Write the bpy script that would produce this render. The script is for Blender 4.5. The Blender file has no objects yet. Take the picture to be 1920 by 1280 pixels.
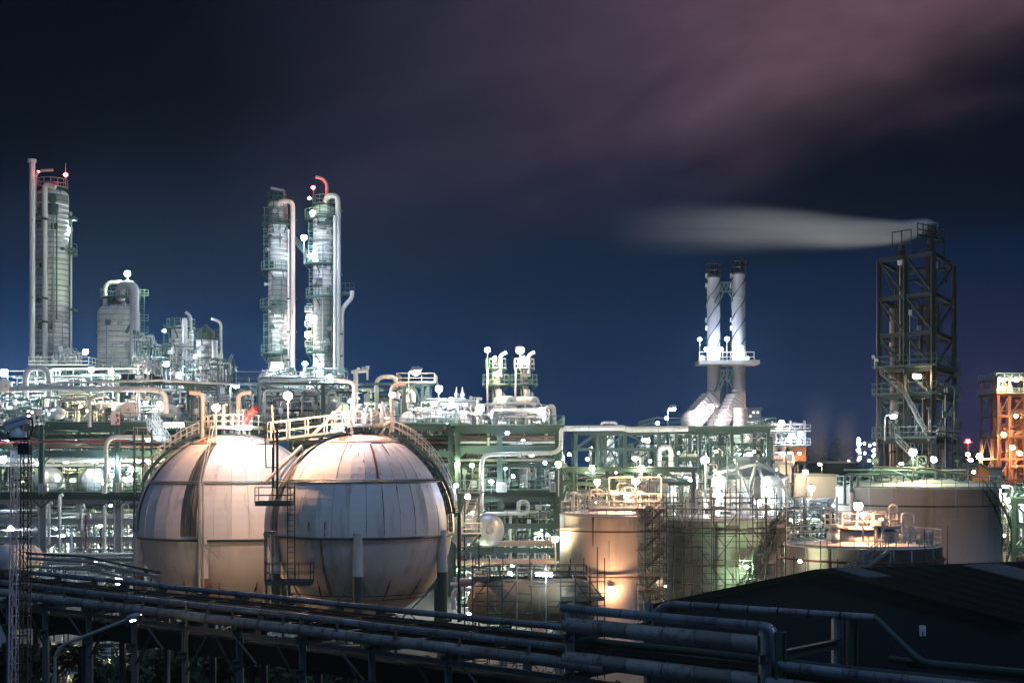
import bpy, math, random
from mathutils import Vector as V
R = math.radians
PI = math.pi
sc = bpy.context.scene
col = sc.collection
# ------------------------------------------------------------------ camera
F = 2600.0      # focal length in photo pixels (photo 1920 wide)
ZC = 16.5       # eye height in metres
cd = bpy.data.cameras.new("camera")
cam = bpy.data.objects.new("camera", cd)
col.objects.link(cam)
cam.location = (0, 0, ZC)
cam.rotation_euler = (R(90), 0, 0)
cd.sensor_width = 36
cd.lens = 36 * F / 1920
cd.shift_y = 220 / 1920
cd.clip_start = 0.5
cd.clip_end = 6000
sc.camera = cam
sc.view_settings.view_transform = 'Standard'
sc.view_settings.look = 'None'
sc.view_settings.exposure = 0
sc.view_settings.gamma = 1
sc.render.film_transparent = False
sc.cycles.use_denoising = True
sc.cycles.max_bounces = 4
sc.cycles.diffuse_bounces = 2
sc.cycles.glossy_bounces = 2
sc.cycles.transmission_bounces = 2
sc.cycles.volume_bounces = 0
sc.cycles.transparent_max_bounces = 6
sc.cycles.sample_clamp_indirect = 2.0
sc.cycles.sample_clamp_direct = 0.0
sc.cycles.caustics_reflective = False
sc.cycles.caustics_refractive = False
sc.cycles.use_light_tree = True


def P(x, y, D):
    return V(((x - 960) / F * D, D, ZC - (y - 860) / F * D))


def s2l(c):
    return tuple((v / 12.92 if v <= .04045 else ((v + .055) / 1.055) ** 2.4) for v in [q / 255 for q in c])


# ------------------------------------------------------------------ world: night sky lit from the town, last dusk behind the camera
w = bpy.data.worlds.new("World")
sc.world = w
w.use_nodes = True
wt = w.node_tree
wt.nodes.clear()


class NG:
    def __init__(s, t): s.t = t
    def n(s, typ, **k):
        o = s.t.nodes.new(typ)
        for a, b in k.items(): setattr(o, a, b)
        return o
    def put(s, sock, v):
        if isinstance(v, bpy.types.NodeSocket): s.t.links.new(v, sock)
        elif v is not None: sock.default_value = v
    def m(s, op, a, b=None, c=None, clamp=False):
        o = s.n('ShaderNodeMath', operation=op, use_clamp=clamp)
        for i, v in enumerate((a, b, c)): s.put(o.inputs[i], v)
        return o.outputs[0]
    def step(s, x, a, b):
        o = s.n('ShaderNodeMapRange', interpolation_type='SMOOTHERSTEP')
        s.put(o.inputs[0], x); s.put(o.inputs[1], a); s.put(o.inputs[2], b)
        return o.outputs[0]
    def mix(s, f, a, b, bt='MIX'):
        o = s.n('ShaderNodeMix', data_type='RGBA', blend_type=bt)
        s.put(o.inputs[0], f)
        for i, v in ((6, a), (7, b)):
            if isinstance(v, tuple): v = (*v[:3], 1)
            s.put(o.inputs[i], v)
        return o.outputs[2]
    def noise(s, vec, scale, detail=3, rough=.5, dist=0.0):
        o = s.n('ShaderNodeTexNoise')
        s.put(o.inputs['Vector'], vec)
        o.inputs['Scale'].default_value = scale; o.inputs['Detail'].default_value = detail
        o.inputs['Roughness'].default_value = rough; o.inputs['Distortion'].default_value = dist
        return o.outputs[0]
    def xyz(s, a, b, c):
        o = s.n('ShaderNodeCombineXYZ')
        for i, v in enumerate((a, b, c)): s.put(o.inputs[i], v)
        return o.outputs[0]


g = NG(wt)
tc = g.n('ShaderNodeTexCoord')
sep = g.n('ShaderNodeSeparateXYZ')
wt.links.new(tc.outputs['Generated'], sep.inputs[0])
dx, dy, dz = sep.outputs
dyc = g.m('MAXIMUM', dy, 0.05)
az = g.m('DIVIDE', dx, dyc)           # tangent of azimuth, east of straight ahead
el = g.m('DIVIDE', dz, dyc)           # tangent of elevation
al = g.m('ADD', g.m('MULTIPLY', az, .966), g.m('MULTIPLY', el, .26))      # along the drift of the clouds
ac = g.m('SUBTRACT', g.m('MULTIPLY', el, .966), g.m('MULTIPLY', az, .26))
cv = g.xyz(g.m('MULTIPLY', al, 2.6), g.m('MULTIPLY', ac, 7.5), .3)
cv2 = g.xyz(g.m('MULTIPLY', al, 6.0), g.m('MULTIPLY', ac, 15.0), 2.1)
n1 = g.noise(cv, 1.0, 3, .5, .35)
n2 = g.noise(cv2, 1.0, 4, .55, .3)
wob = g.m('ADD', g.m('MULTIPLY', g.m('SUBTRACT', n1, .5), .16), g.m('MULTIPLY', g.m('SUBTRACT', n2, .5), .05))
# clear sky: teal navy, brighter low in the west above the plant, violet in the east
hor = g.mix(g.step(az, -.38, .10), s2l((20, 66, 118)), s2l((6, 41, 82)))
hor = g.mix(g.step(az, .12, .40), hor, s2l((36, 36, 74)))
base = g.mix(g.step(el, -.02, .20), hor, s2l((4, 26, 54)))
base = g.mix(g.step(el, .12, .30), base, s2l((4, 12, 30)))
glow = g.m('MULTIPLY', g.step(el, .085, .0), g.step(az, .05, -.36))
base = g.mix(g.m('MULTIPLY', glow, .55), base, s2l((60, 72, 112)))
dc = g.m('ADD', el, wob)
# dark cloud in the east, black upper west
dk = g.m('MULTIPLY', g.m('MULTIPLY', g.step(dc, .13, .20), g.step(az, .08, .22)), g.step(dc, .38, .26))
base = g.mix(g.m('MULTIPLY', dk, .85), base, s2l((8, 14, 28)))
dkw = g.m('MULTIPLY', g.step(g.m('ADD', az, wob), -.10, -.26), g.step(el, .12, .27))
base = g.mix(g.m('MULTIPLY', dkw, .85), base, s2l((3, 8, 20)))
# long cloud bank lit rose by the town, rising to the east
ln = g.m('SUBTRACT', g.m('ADD', el, wob), g.m('ADD', g.m('MULTIPLY', az, .25), .190))
bank = g.m('MULTIPLY', g.step(ln, -.055, .085), g.step(g.m('ADD', az, wob), -.30, .06))
tex = g.m('ADD', .12, g.m('ADD', g.m('MULTIPLY', n2, .95), g.m('MULTIPLY', n1, .6)))
bank = g.m('MULTIPLY', g.m('MULTIPLY', bank, tex), g.step(el, .75, .4))
rose = g.mix(g.step(az, -.10, .36), s2l((50, 46, 64)), s2l((106, 80, 96)))
base = g.mix(g.m('MINIMUM', bank, 1.0), base, rose)
# thin low veil
veil = g.m('MULTIPLY', g.m('MULTIPLY', g.step(dc, .10, .155), g.step(dc, .22, .16)), g.step(az, .16, -.06))
base = g.mix(g.m('MULTIPLY', veil, .45), base, s2l((26, 36, 60)))
# last dusk light: behind the camera and overhead
back = g.step(dy, .25, -.7)
top = g.step(dz, .42, .85)
dusk = g.m('MULTIPLY', g.m('MAXIMUM', back, top), g.step(dz, -.02, .12))
duskc = g.mix(dusk, (0, 0, 0), (.034, .068, .142))
tot = g.mix(1.0, base, duskc, 'ADD')
bg = g.n('ShaderNodeBackground')
wt.links.new(tot, bg.inputs[0])
bg.inputs[1].default_value = 1.0
out = g.n('ShaderNodeOutputWorld')
wt.links.new(bg.outputs[0], out.inputs[0])
w.cycles.sampling_method = 'MANUAL'
w.cycles.sample_map_resolution = 256
# a faint moon, high behind the left shoulder
sl = bpy.data.lights.new("moon", 'SUN')
sl.energy = 0.52
sl.angle = R(10)
sl.color = (.42, .66, 1)
so = bpy.data.objects.new("moon", sl)
so.rotation_euler = (R(36), 0, R(32))
col.objects.link(so)

# ------------------------------------------------------------------ mesh builder
ORG = {}


class MB:
    def __init__(s): s.v = []; s.f = []; s.sm = []
    def add(s, vs, fs, sm=False):
        o = len(s.v)
        s.v.extend([tuple(q) for q in vs])
        for q in fs:
            s.f.append([i + o for i in q]); s.sm.append(sm)
        return s
    def frame(s, d):
        d = V(d).normalized()
        up = V((0, 0, 1)) if abs(d.z) < .95 else V((1, 0, 0))
        a = d.cross(up).normalized()
        return d, a, a.cross(d)
    def box(s, c, sz, rz=0):
        x, y, z = [q / 2 for q in sz]; c = V(c); ca, sa = math.cos(rz), math.sin(rz)
        vs = [c + V((i * x * ca - j * y * sa, i * x * sa + j * y * ca, k * z)) for i in (-1, 1) for j in (-1, 1) for k in (-1, 1)]
        return s.add(vs, [(0, 1, 3, 2), (4, 6, 7, 5), (0, 4, 5, 1), (2, 3, 7, 6), (0, 2, 6, 4), (1, 5, 7, 3)])
    def span(s, a, b):
        a, b = V(a), V(b)
        return s.box((a + b) / 2, [abs(q) for q in (b - a)])
    def bar(s, a, b, w, h=None):
        a, b = V(a), V(b); h = h or w
        d, p, q = s.frame(b - a)
        vs = [e + p * i * w / 2 + q * j * h / 2 for e in (a, b) for i, j in ((-1, -1), (1, -1), (1, 1), (-1, 1))]
        return s.add(vs, [(3, 2, 1, 0), (4, 5, 6, 7)] + [(i, (i + 1) % 4, (i + 1) % 4 + 4, i + 4) for i in range(4)])
    def ibeam(s, a, b, w, h):
        a, b = V(a), V(b); d, p, q = s.frame(b - a); t = h * .14
        s.bar(a + q * (h - t) / 2, b + q * (h - t) / 2, w, t)
        s.bar(a - q * (h - t) / 2, b - q * (h - t) / 2, w, t)
        return s.bar(a, b, w * .18, h - 2 * t)
    def tube(s, a, b, r, n=8, r2=None, caps=True):
        a, b = V(a), V(b); r2 = r if r2 is None else r2
        d, p, q = s.frame(b - a)
        vs = [e + (p * math.cos(t) + q * math.sin(t)) * rr for e, rr in ((a, r), (b, r2)) for t in [2 * PI * i / n for i in range(n)]]
        s.add(vs, [(i + n, (i + 1) % n + n, (i + 1) % n, i) for i in range(n)], True)
        if caps:
            s.add(vs[:n], [tuple(range(n))]); s.add(vs[n:], [tuple(reversed(range(n)))])
        return s
    def pipe(s, pts, r, n=8, bend=None, k=4):
        pts = [V(q) for q in pts]; bend = bend or 2.2 * r
        out = [pts[0]]
        for i in range(1, len(pts) - 1):
            a, b, c = pts[i - 1], pts[i], pts[i + 1]
            l = min(bend, (a - b).length * .45, (c - b).length * .45)
            p0 = b + (a - b).normalized() * l; p1 = b + (c - b).normalized() * l
            for j in range(k + 1):
                t = j / k
                out.append(p0 * (1 - t) ** 2 + b * 2 * t * (1 - t) + p1 * t * t)
        out.append(pts[-1])
        vs = []; fs = []; ref = None
        for i, o in enumerate(out):
            d = (out[min(i + 1, len(out) - 1)] - out[max(i - 1, 0)]).normalized()
            if ref is None: _, ref, _ = s.frame(d)
            p = (ref - d * ref.dot(d)).normalized(); ref = p
            q = d.cross(p)
            vs += [o + (p * math.cos(2 * PI * j / n) + q * math.sin(2 * PI * j / n)) * r for j in range(n)]
        for i in range(len(out) - 1):
            fs += [(i * n + j, i * n + (j + 1) % n, (i + 1) * n + (j + 1) % n, (i + 1) * n + j) for j in range(n)]
        s.add(vs, fs, True)
        s.add(vs[:n], [tuple(reversed(range(n)))]); s.add(vs[-n:], [tuple(range(n))])
        return s
    def lathe(s, o, prof, n=32, a0=0., a1=2 * PI, sm=True, axis=None):
        o = V(o); full = abs(a1 - a0 - 2 * PI) < 1e-6; m = n if full else n + 1
        if axis is None: e1, e2, e3 = V((1, 0, 0)), V((0, 1, 0)), V((0, 0, 1))
        else:
            e3, e1, e2 = s.frame(axis); e2 = -e2
        vs = []
        for r, z in prof:
            for i in range(m):
                t = a0 + (a1 - a0) * i / n
                vs.append(o + e1 * r * math.cos(t) + e2 * r * math.sin(t) + e3 * z)
        fs = []
        for k in range(len(prof) - 1):
            for i in range(n):
                j = (i + 1) % m
                fs.append((k * m + i, k * m + j, (k + 1) * m + j, (k + 1) * m + i))
        return s.add(vs, fs, sm)
    def ring(s, o, R_, r, n=32, k=5, a0=0., a1=2 * PI, axis=None):
        return s.lathe(o, [(R_ + r * math.cos(2 * PI * i / k), r * math.sin(2 * PI * i / k)) for i in range(k + 1)], n, a0, a1, True, axis)
    def ball(s, o, r, n=12, m=7, sz=1):
        return s.lathe(o, [(max(1e-4, r * math.sin(PI * i / m)), -r * sz * math.cos(PI * i / m)) for i in range(m + 1)], n)
    def rail(s, pts, h=1.1, t=.045, step=1.6, mid=2, closed=False):
        pts = [V(q) for q in pts]
        if closed: pts = pts + [pts[0]]
        up = V((0, 0, h))
        for a, b in zip(pts, pts[1:]):
            L = (b - a).length
            for j in range(1, mid + 1): s.bar(a + up * j / mid, b + up * j / mid, t)
            s.bar(a + V((0, 0, .08)), b + V((0, 0, .08)), t * .6, .14)
            k = max(1, round(L / step))
            for i in range(k): s.bar(a.lerp(b, i / k), a.lerp(b, i / k) + up, t)
        if not closed: s.bar(pts[-1], pts[-1] + up, t)
        return s
    def arc(s, o, r, a0, a1, n):
        o = V(o)
        return [o + V((r * math.cos(a0 + (a1 - a0) * i / n), r * math.sin(a0 + (a1 - a0) * i / n), 0)) for i in range(n + 1)]
    def ladder(s, a, b, side, w=.5, t=.05, step=.4):
        a, b = V(a), V(b); side = V(side).normalized() * w / 2
        s.bar(a - side, b - side, t); s.bar(a + side, b + side, t)
        k = int((b - a).length / step)
        for i in range(1, k): c = a.lerp(b, i / k); s.bar(c - side, c + side, t * .6)
        return s
    def stair(s, a, b, side, w=.9, t=.06, rails=True):
        a, b = V(a), V(b); sd = V(side).normalized() * w / 2
        for q in (-1, 1):
            s.bar(a + sd * q, b + sd * q, t, .22)
            if rails:
                up = V((0, 0, 1.0))
                s.bar(a + sd * q + up, b + sd * q + up, t * .8); s.bar(a + sd * q + up * .5, b + sd * q + up * .5, t * .6)
                for i in range(0, 7): c = a.lerp(b, i / 6) + sd * q; s.bar(c, c + up, t * .7)
        k = max(3, int(abs(b.z - a.z) / .25))
        for i in range(1, k):
            c = a.lerp(b, i / k); s.bar(c - sd, c + sd, .24, .04)
        return s
    def flange(s, c, d, r):
        c = V(c); d = V(d).normalized()
        return s.tube(c - d * .06, c + d * .06, r * 1.5, 10)
    def build(s, name, mat, parent=None, loc=None):
        if not s.v: return None
        me = bpy.data.meshes.new(name)
        if parent is not None: o_ = ORG[parent.name]
        elif loc is not None: o_ = V(loc)
        else:
            xs, ys, zs = zip(*s.v)
            o_ = V(((min(xs) + max(xs)) / 2, (min(ys) + max(ys)) / 2, min(zs)))
        me.from_pydata([(a - o_.x, b - o_.y, c - o_.z) for a, b, c in s.v], [], s.f)
        me.polygons.foreach_set('use_smooth', s.sm)
        me.materials.append(mat)
        me.update()
        ob = bpy.data.objects.new(name, me)
        col.objects.link(ob)
        if parent is not None: ob.parent = parent
        else: ob.location = o_
        ORG[ob.name] = o_
        return ob


def tag(o, label=None, cat=None, group=None, kind=None):
    if label: o['label'] = label
    if cat: o['category'] = cat
    if group: o['group'] = group
    if kind: o['kind'] = kind
    return o


def thing(name, label, cat, loc, group=None):
    o = bpy.data.objects.new(name, None)
    o.empty_display_size = .3
    col.objects.link(o)
    o.location = V(loc)
    ORG[o.name] = V(loc)
    return tag(o, label, cat, group)


def copy_thing(root, loc, label, group=None):
    r = root.copy(); col.objects.link(r); r.location = V(loc); r['label'] = label
    if group: r['group'] = group
    def rec(a, b):
        for ch in list(a.children):
            c = ch.copy(); col.objects.link(c); c.parent = b
            rec(ch, c)
    rec(root, r)
    return r


# ------------------------------------------------------------------ materials
MAT = {}


def mat(name, c, rough=.55, metal=0., vary=.25, stain=None, samt=.35, scale=.6, streak=False, bump=.0, spec=.4, island=0., plates=None, lines=0., segs=0.):
    m = bpy.data.materials.new(name); m.use_nodes = True
    t = m.node_tree; t.nodes.clear(); q = NG(t)
    b = q.n('ShaderNodeBsdfPrincipled'); o = q.n('ShaderNodeOutputMaterial')
    t.links.new(b.outputs[0], o.inputs[0])
    co = q.n('ShaderNodeTexCoord').outputs['Object']
    if streak:
        mp = q.n('ShaderNodeMapping'); t.links.new(co, mp.inputs[0]); mp.inputs['Scale'].default_value = (1, 1, .12); vec = mp.outputs[0]
    else: vec = co
    a = q.noise(co, scale, 4, .6)
    k = q.m('ADD', 1 - vary, q.m('MULTIPLY', a, 2 * vary))
    if segs:
        dt = q.n('ShaderNodeVectorMath', operation='DOT_PRODUCT'); t.links.new(co, dt.inputs[0]); dt.inputs[1].default_value = (.752, -.659, .31)
        w1 = q.n('ShaderNodeTexWhiteNoise', noise_dimensions='1D'); t.links.new(q.m('FLOOR', q.m('DIVIDE', dt.outputs['Value'], segs)), w1.inputs['W'])
        k = q.m('MULTIPLY', k, q.m('ADD', .72, q.m('MULTIPLY', w1.outputs['Value'], .56)))
        fr = q.m('FRACT', q.m('DIVIDE', dt.outputs['Value'], segs)); k = q.m('MULTIPLY', k, q.m('SUBTRACT', 1.0, q.m('MULTIPLY', q.m('LESS_THAN', fr, .025), .6)))
    if plates or lines:
        sx = q.n('ShaderNodeSeparateXYZ'); t.links.new(co, sx.inputs[0])
    if lines:
        fr = q.m('FRACT', q.m('DIVIDE', sx.outputs[2], lines))
        k = q.m('MULTIPLY', k, q.m('SUBTRACT', 1.0, q.m('MULTIPLY', q.m('LESS_THAN', fr, .13), q.m('ADD', .35, q.m('MULTIPLY', a, .5)))))
    if plates:
        rw = q.m('FLOOR', q.m('DIVIDE', sx.outputs[2], plates[0]))
        an = q.m('MULTIPLY', q.m('ARCTAN2', sx.outputs[0], sx.outputs[1]), plates[1] / (2 * PI))
        cl_ = q.m('FLOOR', q.m('ADD', an, q.m('MULTIPLY', rw, .37)))
        wn = q.n('ShaderNodeTexWhiteNoise', noise_dimensions='2D'); t.links.new(q.xyz(cl_, rw, 0.0), wn.inputs['Vector'])
        k = q.m('MULTIPLY', k, q.m('ADD', 1 - plates[2], q.m('MULTIPLY', wn.outputs['Value'], 2 * plates[2])))
    if island: k = q.m('MULTIPLY', k, q.m('ADD', 1 - island, q.m('MULTIPLY', q.n('ShaderNodeNewGeometry').outputs['Random Per Island'], 2 * island)))
    cc = q.mix(1.0, tuple(c), q.xyz(k, k, k), 'MULTIPLY')
    if stain:
        sn = q.noise(vec, scale * 1.7, 6, .65, .3)
        cc = q.mix(q.m('MULTIPLY', q.step(sn, .5, .72), samt), cc, tuple(stain))
    t.links.new(cc, b.inputs['Base Color'])
    rn = q.m('ADD', rough - .08, q.m('MULTIPLY', a, .16)); t.links.new(rn, b.inputs['Roughness'])
    b.inputs['Metallic'].default_value = metal
    b.inputs['Specular IOR Level'].default_value = spec
    if bump:
        bn = q.n('ShaderNodeBump'); bn.inputs['Strength'].default_value = bump; bn.inputs['Distance'].default_value = .05
        t.links.new(q.noise(co, scale * 6, 3), bn.inputs['Height']); t.links.new(bn.outputs[0], b.inputs['Normal'])
    MAT[name] = m
    return m


def emit(name, c, s):
    if name in MAT: return MAT[name]
    m = bpy.data.materials.new(name); m.use_nodes = True; t = m.node_tree; t.nodes.clear(); q = NG(t)
    e = q.n('ShaderNodeEmission'); o = q.n('ShaderNodeOutputMaterial'); t.links.new(e.outputs[0], o.inputs[0])
    e.inputs[0].default_value = (*c, 1); e.inputs[1].default_value = s
    MAT[name] = m
    return m


mat('cladding', (.54, .53, .5), .55, .1, .18, (.17, .16, .14), .5, .4, True)
mat('column_cladding', (.6, .585, .545), .55, .1, .16, (.13, .125, .11), .6, .35, True, plates=(1.56, 5, .09), lines=.78)
mat('soot', (.17, .172, .16), .7, .0, .5, (.3, .29, .27), .5, 1.2, True, lines=.78)
mat('pale_pipe', (.6, .6, .57), .5, .05, .15, (.3, .25, .2), .4, .8)
mat('white_pipe', (.7, .7, .68), .5, .0, .12, (.35, .3, .25), .3, .8)
mat('pink_pipe', (.6, .42, .34), .55, .0, .15, (.3, .18, .12), .4, .8)
mat('green_steel', (.066, .115, .105), .5, .1, .25, (.1, .09, .06), .35, .5)
mat('dark_steel', (.035, .07, .062), .55, .2, .3, (.06, .04, .03), .35, .6)
mat('tower_steel', (.010, .017, .015), .55, .1, .3)
mat('black_steel', (.016, .02, .024), .6, .2, .3)
mat('grey_steel', (.32, .34, .33), .5, .3, .2, (.16, .12, .09), .4, .6)
mat('post_grey', (.13, .14, .14), .5, .3, .2, (.08, .05, .04), .35, .6)
mat('rail_paint', (.5, .5, .44), .5, .0, .2, (.3, .2, .12), .35, .8)
mat('green_rail', (.15, .25, .2), .5, .0, .2)
mat('tank_white', (.64, .605, .57), .5, .0, .1, (.34, .27, .22), .5, .3, True, .08, plates=(2.1, 11, .06))
mat('sphere_panel', (.72, .70, .685), .65, .0, .10, (.36, .28, .23), .5, .55, True, .1, .25, .09)
mat('grime', (.55, .515, .485), .7, .0, .15)
mat('gap_brown', (.19, .165, .15), .8, .0, .3)
mat('sphere_shell', (.58, .565, .54), .7, .0, .18, (.27, .235, .2), .65, .35, True, .1, .25)
mat('sphere_cap', (.68, .6, .52), .55, .0, .1, (.3, .09, .05), .8, .35)
mat('vessel_tan', (.3, .25, .17), .6, .1, .2, (.24, .13, .07), .5, .4, True)
mat('concrete', (.42, .43, .42), .8, .0, .2, (.24, .24, .23), .5, .5, True, .1)
mat('rust', (.2, .075, .04), .8, .0, .35, (.08, .03, .02), .5, 1.5)
mat('brown_stack', (.24, .14, .105), .65, .2, .25, (.08, .05, .04), .5, .4, True)
mat('dark_brown', (.06, .03, .023), .7, .1, .3, (.04, .02, .016), .5, .4, True)
mat('pinkish_stack', (.5, .36, .31), .55, .1, .2, (.26, .16, .12), .4, .4, True)
mat('grey_duct', (.5, .48, .5), .5, .2, .15, (.3, .28, .28), .35, .5)
mat('dirty_white', (.27, .27, .255), .7, .0, .3, (.075, .045, .03), .9, 1.3, False, .12, segs=1.25)
mat('jacket', (.32, .34, .37), .46, .55, .3, (.10, .075, .06), .75, 1.1, segs=.95)
mat('roof_black', (.005, .006, .007), .75, .0, .3, (.01, .01, .012), .4, .3, spec=.15)
mat('tray_black', (.007, .009, .011), .8, .0, .2, spec=.15)
mat('wall_dark', (.015, .022, .034), .8, .0, .2)
mat('asphalt', (.045, .045, .048), .85, .0, .3, (.07, .065, .06), .4, .15, False, .1)
mat('gravel', (.14, .13, .12), .9, .0, .3, (.08, .07, .06), .4, .4)
mat('leaf', (.035, .06, .028), .6, .0, .4, None, 0, 2)
mat('bark', (.08, .06, .045), .9, .0, .3, None, 0, 3)
mat('red_paint', (.55, .06, .045), .5, .0, .15)
mat('red_line', (.22, .02, .035), .5, .0, .2)
mat('cream_wall', (.55, .5, .43), .7, .0, .12, (.36, .32, .27), .3, .3)
mat('orange_wall', (.6, .3, .14), .7, .0, .15)
mat('yellow_green', (.42, .46, .26), .5, .1, .2, (.25, .26, .16), .4, .4)
mat('silver', (.6, .62, .63), .35, .6, .12, (.4, .4, .4), .3, .5)
mat('board', (.22, .2, .165), .7, .0, .3)
mat('scaffold', (.085, .092, .088), .5, .4, .3, (.14, .07, .04), .5, 1.5)
mat('bright_scaffold', (.4, .4, .38), .45, .3, .3)
mat('lattice', (.62, .56, .62), .5, .3, .2)  # purple light on the left mast leg is put into this colour
mat('camera_grey', (.68, .7, .7), .5, .1, .1)
mat('sign_white', (.75, .74, .72), .5)
# ------------------------------------------------------------------ ground
b = MB(); b.add([(-1400, -60, 0), (1400, -60, 0), (1400, 1500, 0), (-1400, 1500, 0)], [(0, 1, 2, 3)])
tag(b.build('ground', MAT['asphalt'], loc=(0, 0, 0)), kind='structure')
b = MB(); b.add([(-70, 100, .02), (45, 100, .02), (80, 260, .02), (-110, 260, .02)], [(0, 1, 2, 3)])
tag(b.build('gravel_yard', MAT['gravel'], loc=(0, 180, .02)), kind='structure')

# ------------------------------------------------------------------ lamps
COOL = (.76, .92, 1.0); ICE = (.62, .74, 1.0); GRN = (.80, 1.0, .62); SOD = (1.0, .50, .25); SODR = (1.0, .36, .13); WARM = (1.0, .74, .42); PINK = (1.0, .85, .84); REDL = (1.0, .03, .03)


def bulbmat(c, W, r):
    L = W / (4 * PI * PI * r * r)
    L = float('%.2g' % L)
    return emit('glow_%d_%d_%d_%s' % (c[0] * 99, c[1] * 99, c[2] * 99, L), c, L)


def lamp(kind, x, y, D, c, W, label, base=None, r=None, ax=0, group='lamps lighting the plant'):
    p = P(x, y, D)
    s = D / F
    r = (r or max(.16, min(.5, 4.6 * s))) * .86
    bm = bulbmat(c, W, r)
    if kind == 'post':
        bz = P(x, base or y + 60, D)
        t = thing('lamp_post', label, 'lamp', bz, group)
        MB().tube(bz, p - V((0, 0, r)), .07, 6).build('pole', MAT['rail_paint'], t)
        vr = random.Random(int(x * 7 + y)); r *= vr.uniform(.8, 1.15); sq = vr.uniform(.6, 1.1)
        MB().ball(p, r, 10, 6, sq).build('bulb', bm, t)
        MB().lathe(p, [(r * (1.15 if sq > .85 else .6), r * .75), (r * .5, r * 1.25), (.01, r * 1.4)], 10).build('cap', MAT['grey_steel'], t)
    elif kind == 'street':
        bz = P(x + ax, base or y + 60, D); top = P(x + ax, y, D) + V((0, 0, -.1))
        t = thing('street_lamp', label, 'street lamp', bz, group)
        MB().pipe([bz, top, p + V((0, 0, .1))], .07, 6, bend=.8).build('pole', MAT['rail_paint'], t)
        d = (p - top); d.z = 0; d = d.normalized()
        MB().lathe(p + V((0, 0, .05)) - d * r * 1.3, [(.02, 0), (r * .75, r * .5), (r * .8, r * 2), (.02, r * 2.9)], 10, axis=d + V((0, 0, .12))).build('head', MAT['grey_steel'], t)
        MB().lathe(p - V((0, 0, r * .55)) - d * r, [(.01, 0), (r * .6, r * .35), (r * .7, r), (r * .6, r * 1.7), (.01, r * 2)], 10, axis=d + V((0, 0, .12))).build('bulb', bm, t)
    elif kind == 'flood':
        t = thing('flood_lamp', label, 'lamp', p, group)
        MB().ball(p, r, 10, 6, .8).build('bulb', bm, t)
        MB().box(p + V((0, r * .9, r * .5)), (r * 1.8, r * .9, r * 1.3)).bar(p + V((0, r, 0)), p + V((0, r * 2.6, -.1)), .07).build('housing', MAT['grey_steel'], t)
    elif kind == 'tube':
        t = thing('tube_lamp', label, 'lamp', p, group)
        h = V((r * 2.2, 0, 0))
        MB().tube(p - h, p + h, r * .5, 8).build('tube', bm, t)
        MB().box(p + V((0, 0, r * .8)), (r * 5, r * 1.1, r * .35)).build('fixture', MAT['grey_steel'], t)
        if base:
            bz = P(x, base, D) + V((0, .3, 0))
            MB().bar(bz, p + V((0, .3, r)), .06).build('bracket', MAT['grey_steel'], t)
    return t


# ------------------------------------------------------------------ long pipe bridge in front
u = V((.752, -.659, 0)); nb = V((.659, .752, 0)); A0 = V((-24.9, 67.5, 0))


def RP(s, off=0., z=10.5): return A0 + u * s + nb * off + V((0, 0, z))


def spx(px):    # distance along the front line where it crosses photo column px
    k = (px - 960) / F
    return (k * A0.y - A0.x) / (u.x - k * u.y)


def long_pipe(s0, s1, off, z, r, m, label, joints=0, name='pipe', seg=None, group='pipes along the front pipe bridge', path=None):
    t = thing(name, label, 'pipe', RP(s0, off, z), group)
    pts = path or [RP(s0, off, z), RP(s1, off, z)]
    rj = random.Random(int(r * 1000) + len(label)); pj = [pts[0]]
    for a, c in zip(pts, pts[1:]):
        n_ = max(1, int((c - a).length / 2.7))
        for i in range(1, n_): pj.append(a.lerp(c, (i + rj.uniform(-.2, .2)) / n_) + V((0, 0, rj.uniform(-.018, .014))))
        pj.append(c)
    MB().pipe(pj, r, 12, bend=r * 2.5).build('body', MAT[m], t)
    if joints:
        for a, c in zip(pts, pts[1:]):
            L = (c - a).length; d = (c - a).normalized(); k = int(L / joints)
            for i in range(1, k + 1):
                q = a + d * (i * joints - joints * .4)
                if i > 40: break
                MB().tube(q - d * .03, q + d * .03, r * 1.025, 10).build('joint_band', MAT['post_grey'], t)
    return t


sR = spx(1068)
long_pipe(-16, sR, 0, 10.5, .125, 'jacket', 'bluish insulated pipe along the near top edge of the long pipe bridge', 1.6)
long_pipe(-16, sR + 1.5, -.1, 10.02, .2, 'dirty_white', 'stained dirty white pipe just below the bluish top pipe of the bridge', 2.6)
long_pipe(-16, sR + 1, 4.0, 10.5, .125, 'jacket', 'bluish pipe along the far top edge of the long pipe bridge', 1.7)
for i, (o, z, r) in enumerate([(.9, 10.25, .12), (1.7, 10.2, .2), (2.5, 10.25, .14), (3.2, 10.2, .18)]):
    long_pipe(-16, sR + 14, o, z, r, 'tray_black', 'dark bare pipe lying between the two bluish edges of the bridge')
b = MB(); a, c = RP(-16, .4, 8.8), RP(sR + 26, .4, 8.8); b.bar(a, c, .5, .7); b.bar(a + V((0, 0, .38)), c + V((0, 0, .38)), .7, .06)
tag(b.build('cable_tray', MAT['tray_black']), 'dark covered cable tray running under the front pipe bridge', 'cable tray')
b = MB(); a, c = RP(-16, 3.6, 8.6), RP(sR + 26, 3.6, 8.6); b.bar(a, c, .8, .25)
for i in range(30): q = RP(-16 + i * 3, 3.6, 8.6); b.bar(q + nb * .4, q - nb * .4 + V((0, 0, .4)), .08)
tag(b.build('cable_tray', MAT['tray_black']), 'lower black cable tray at the rear of the front pipe bridge', 'cable tray')


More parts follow.
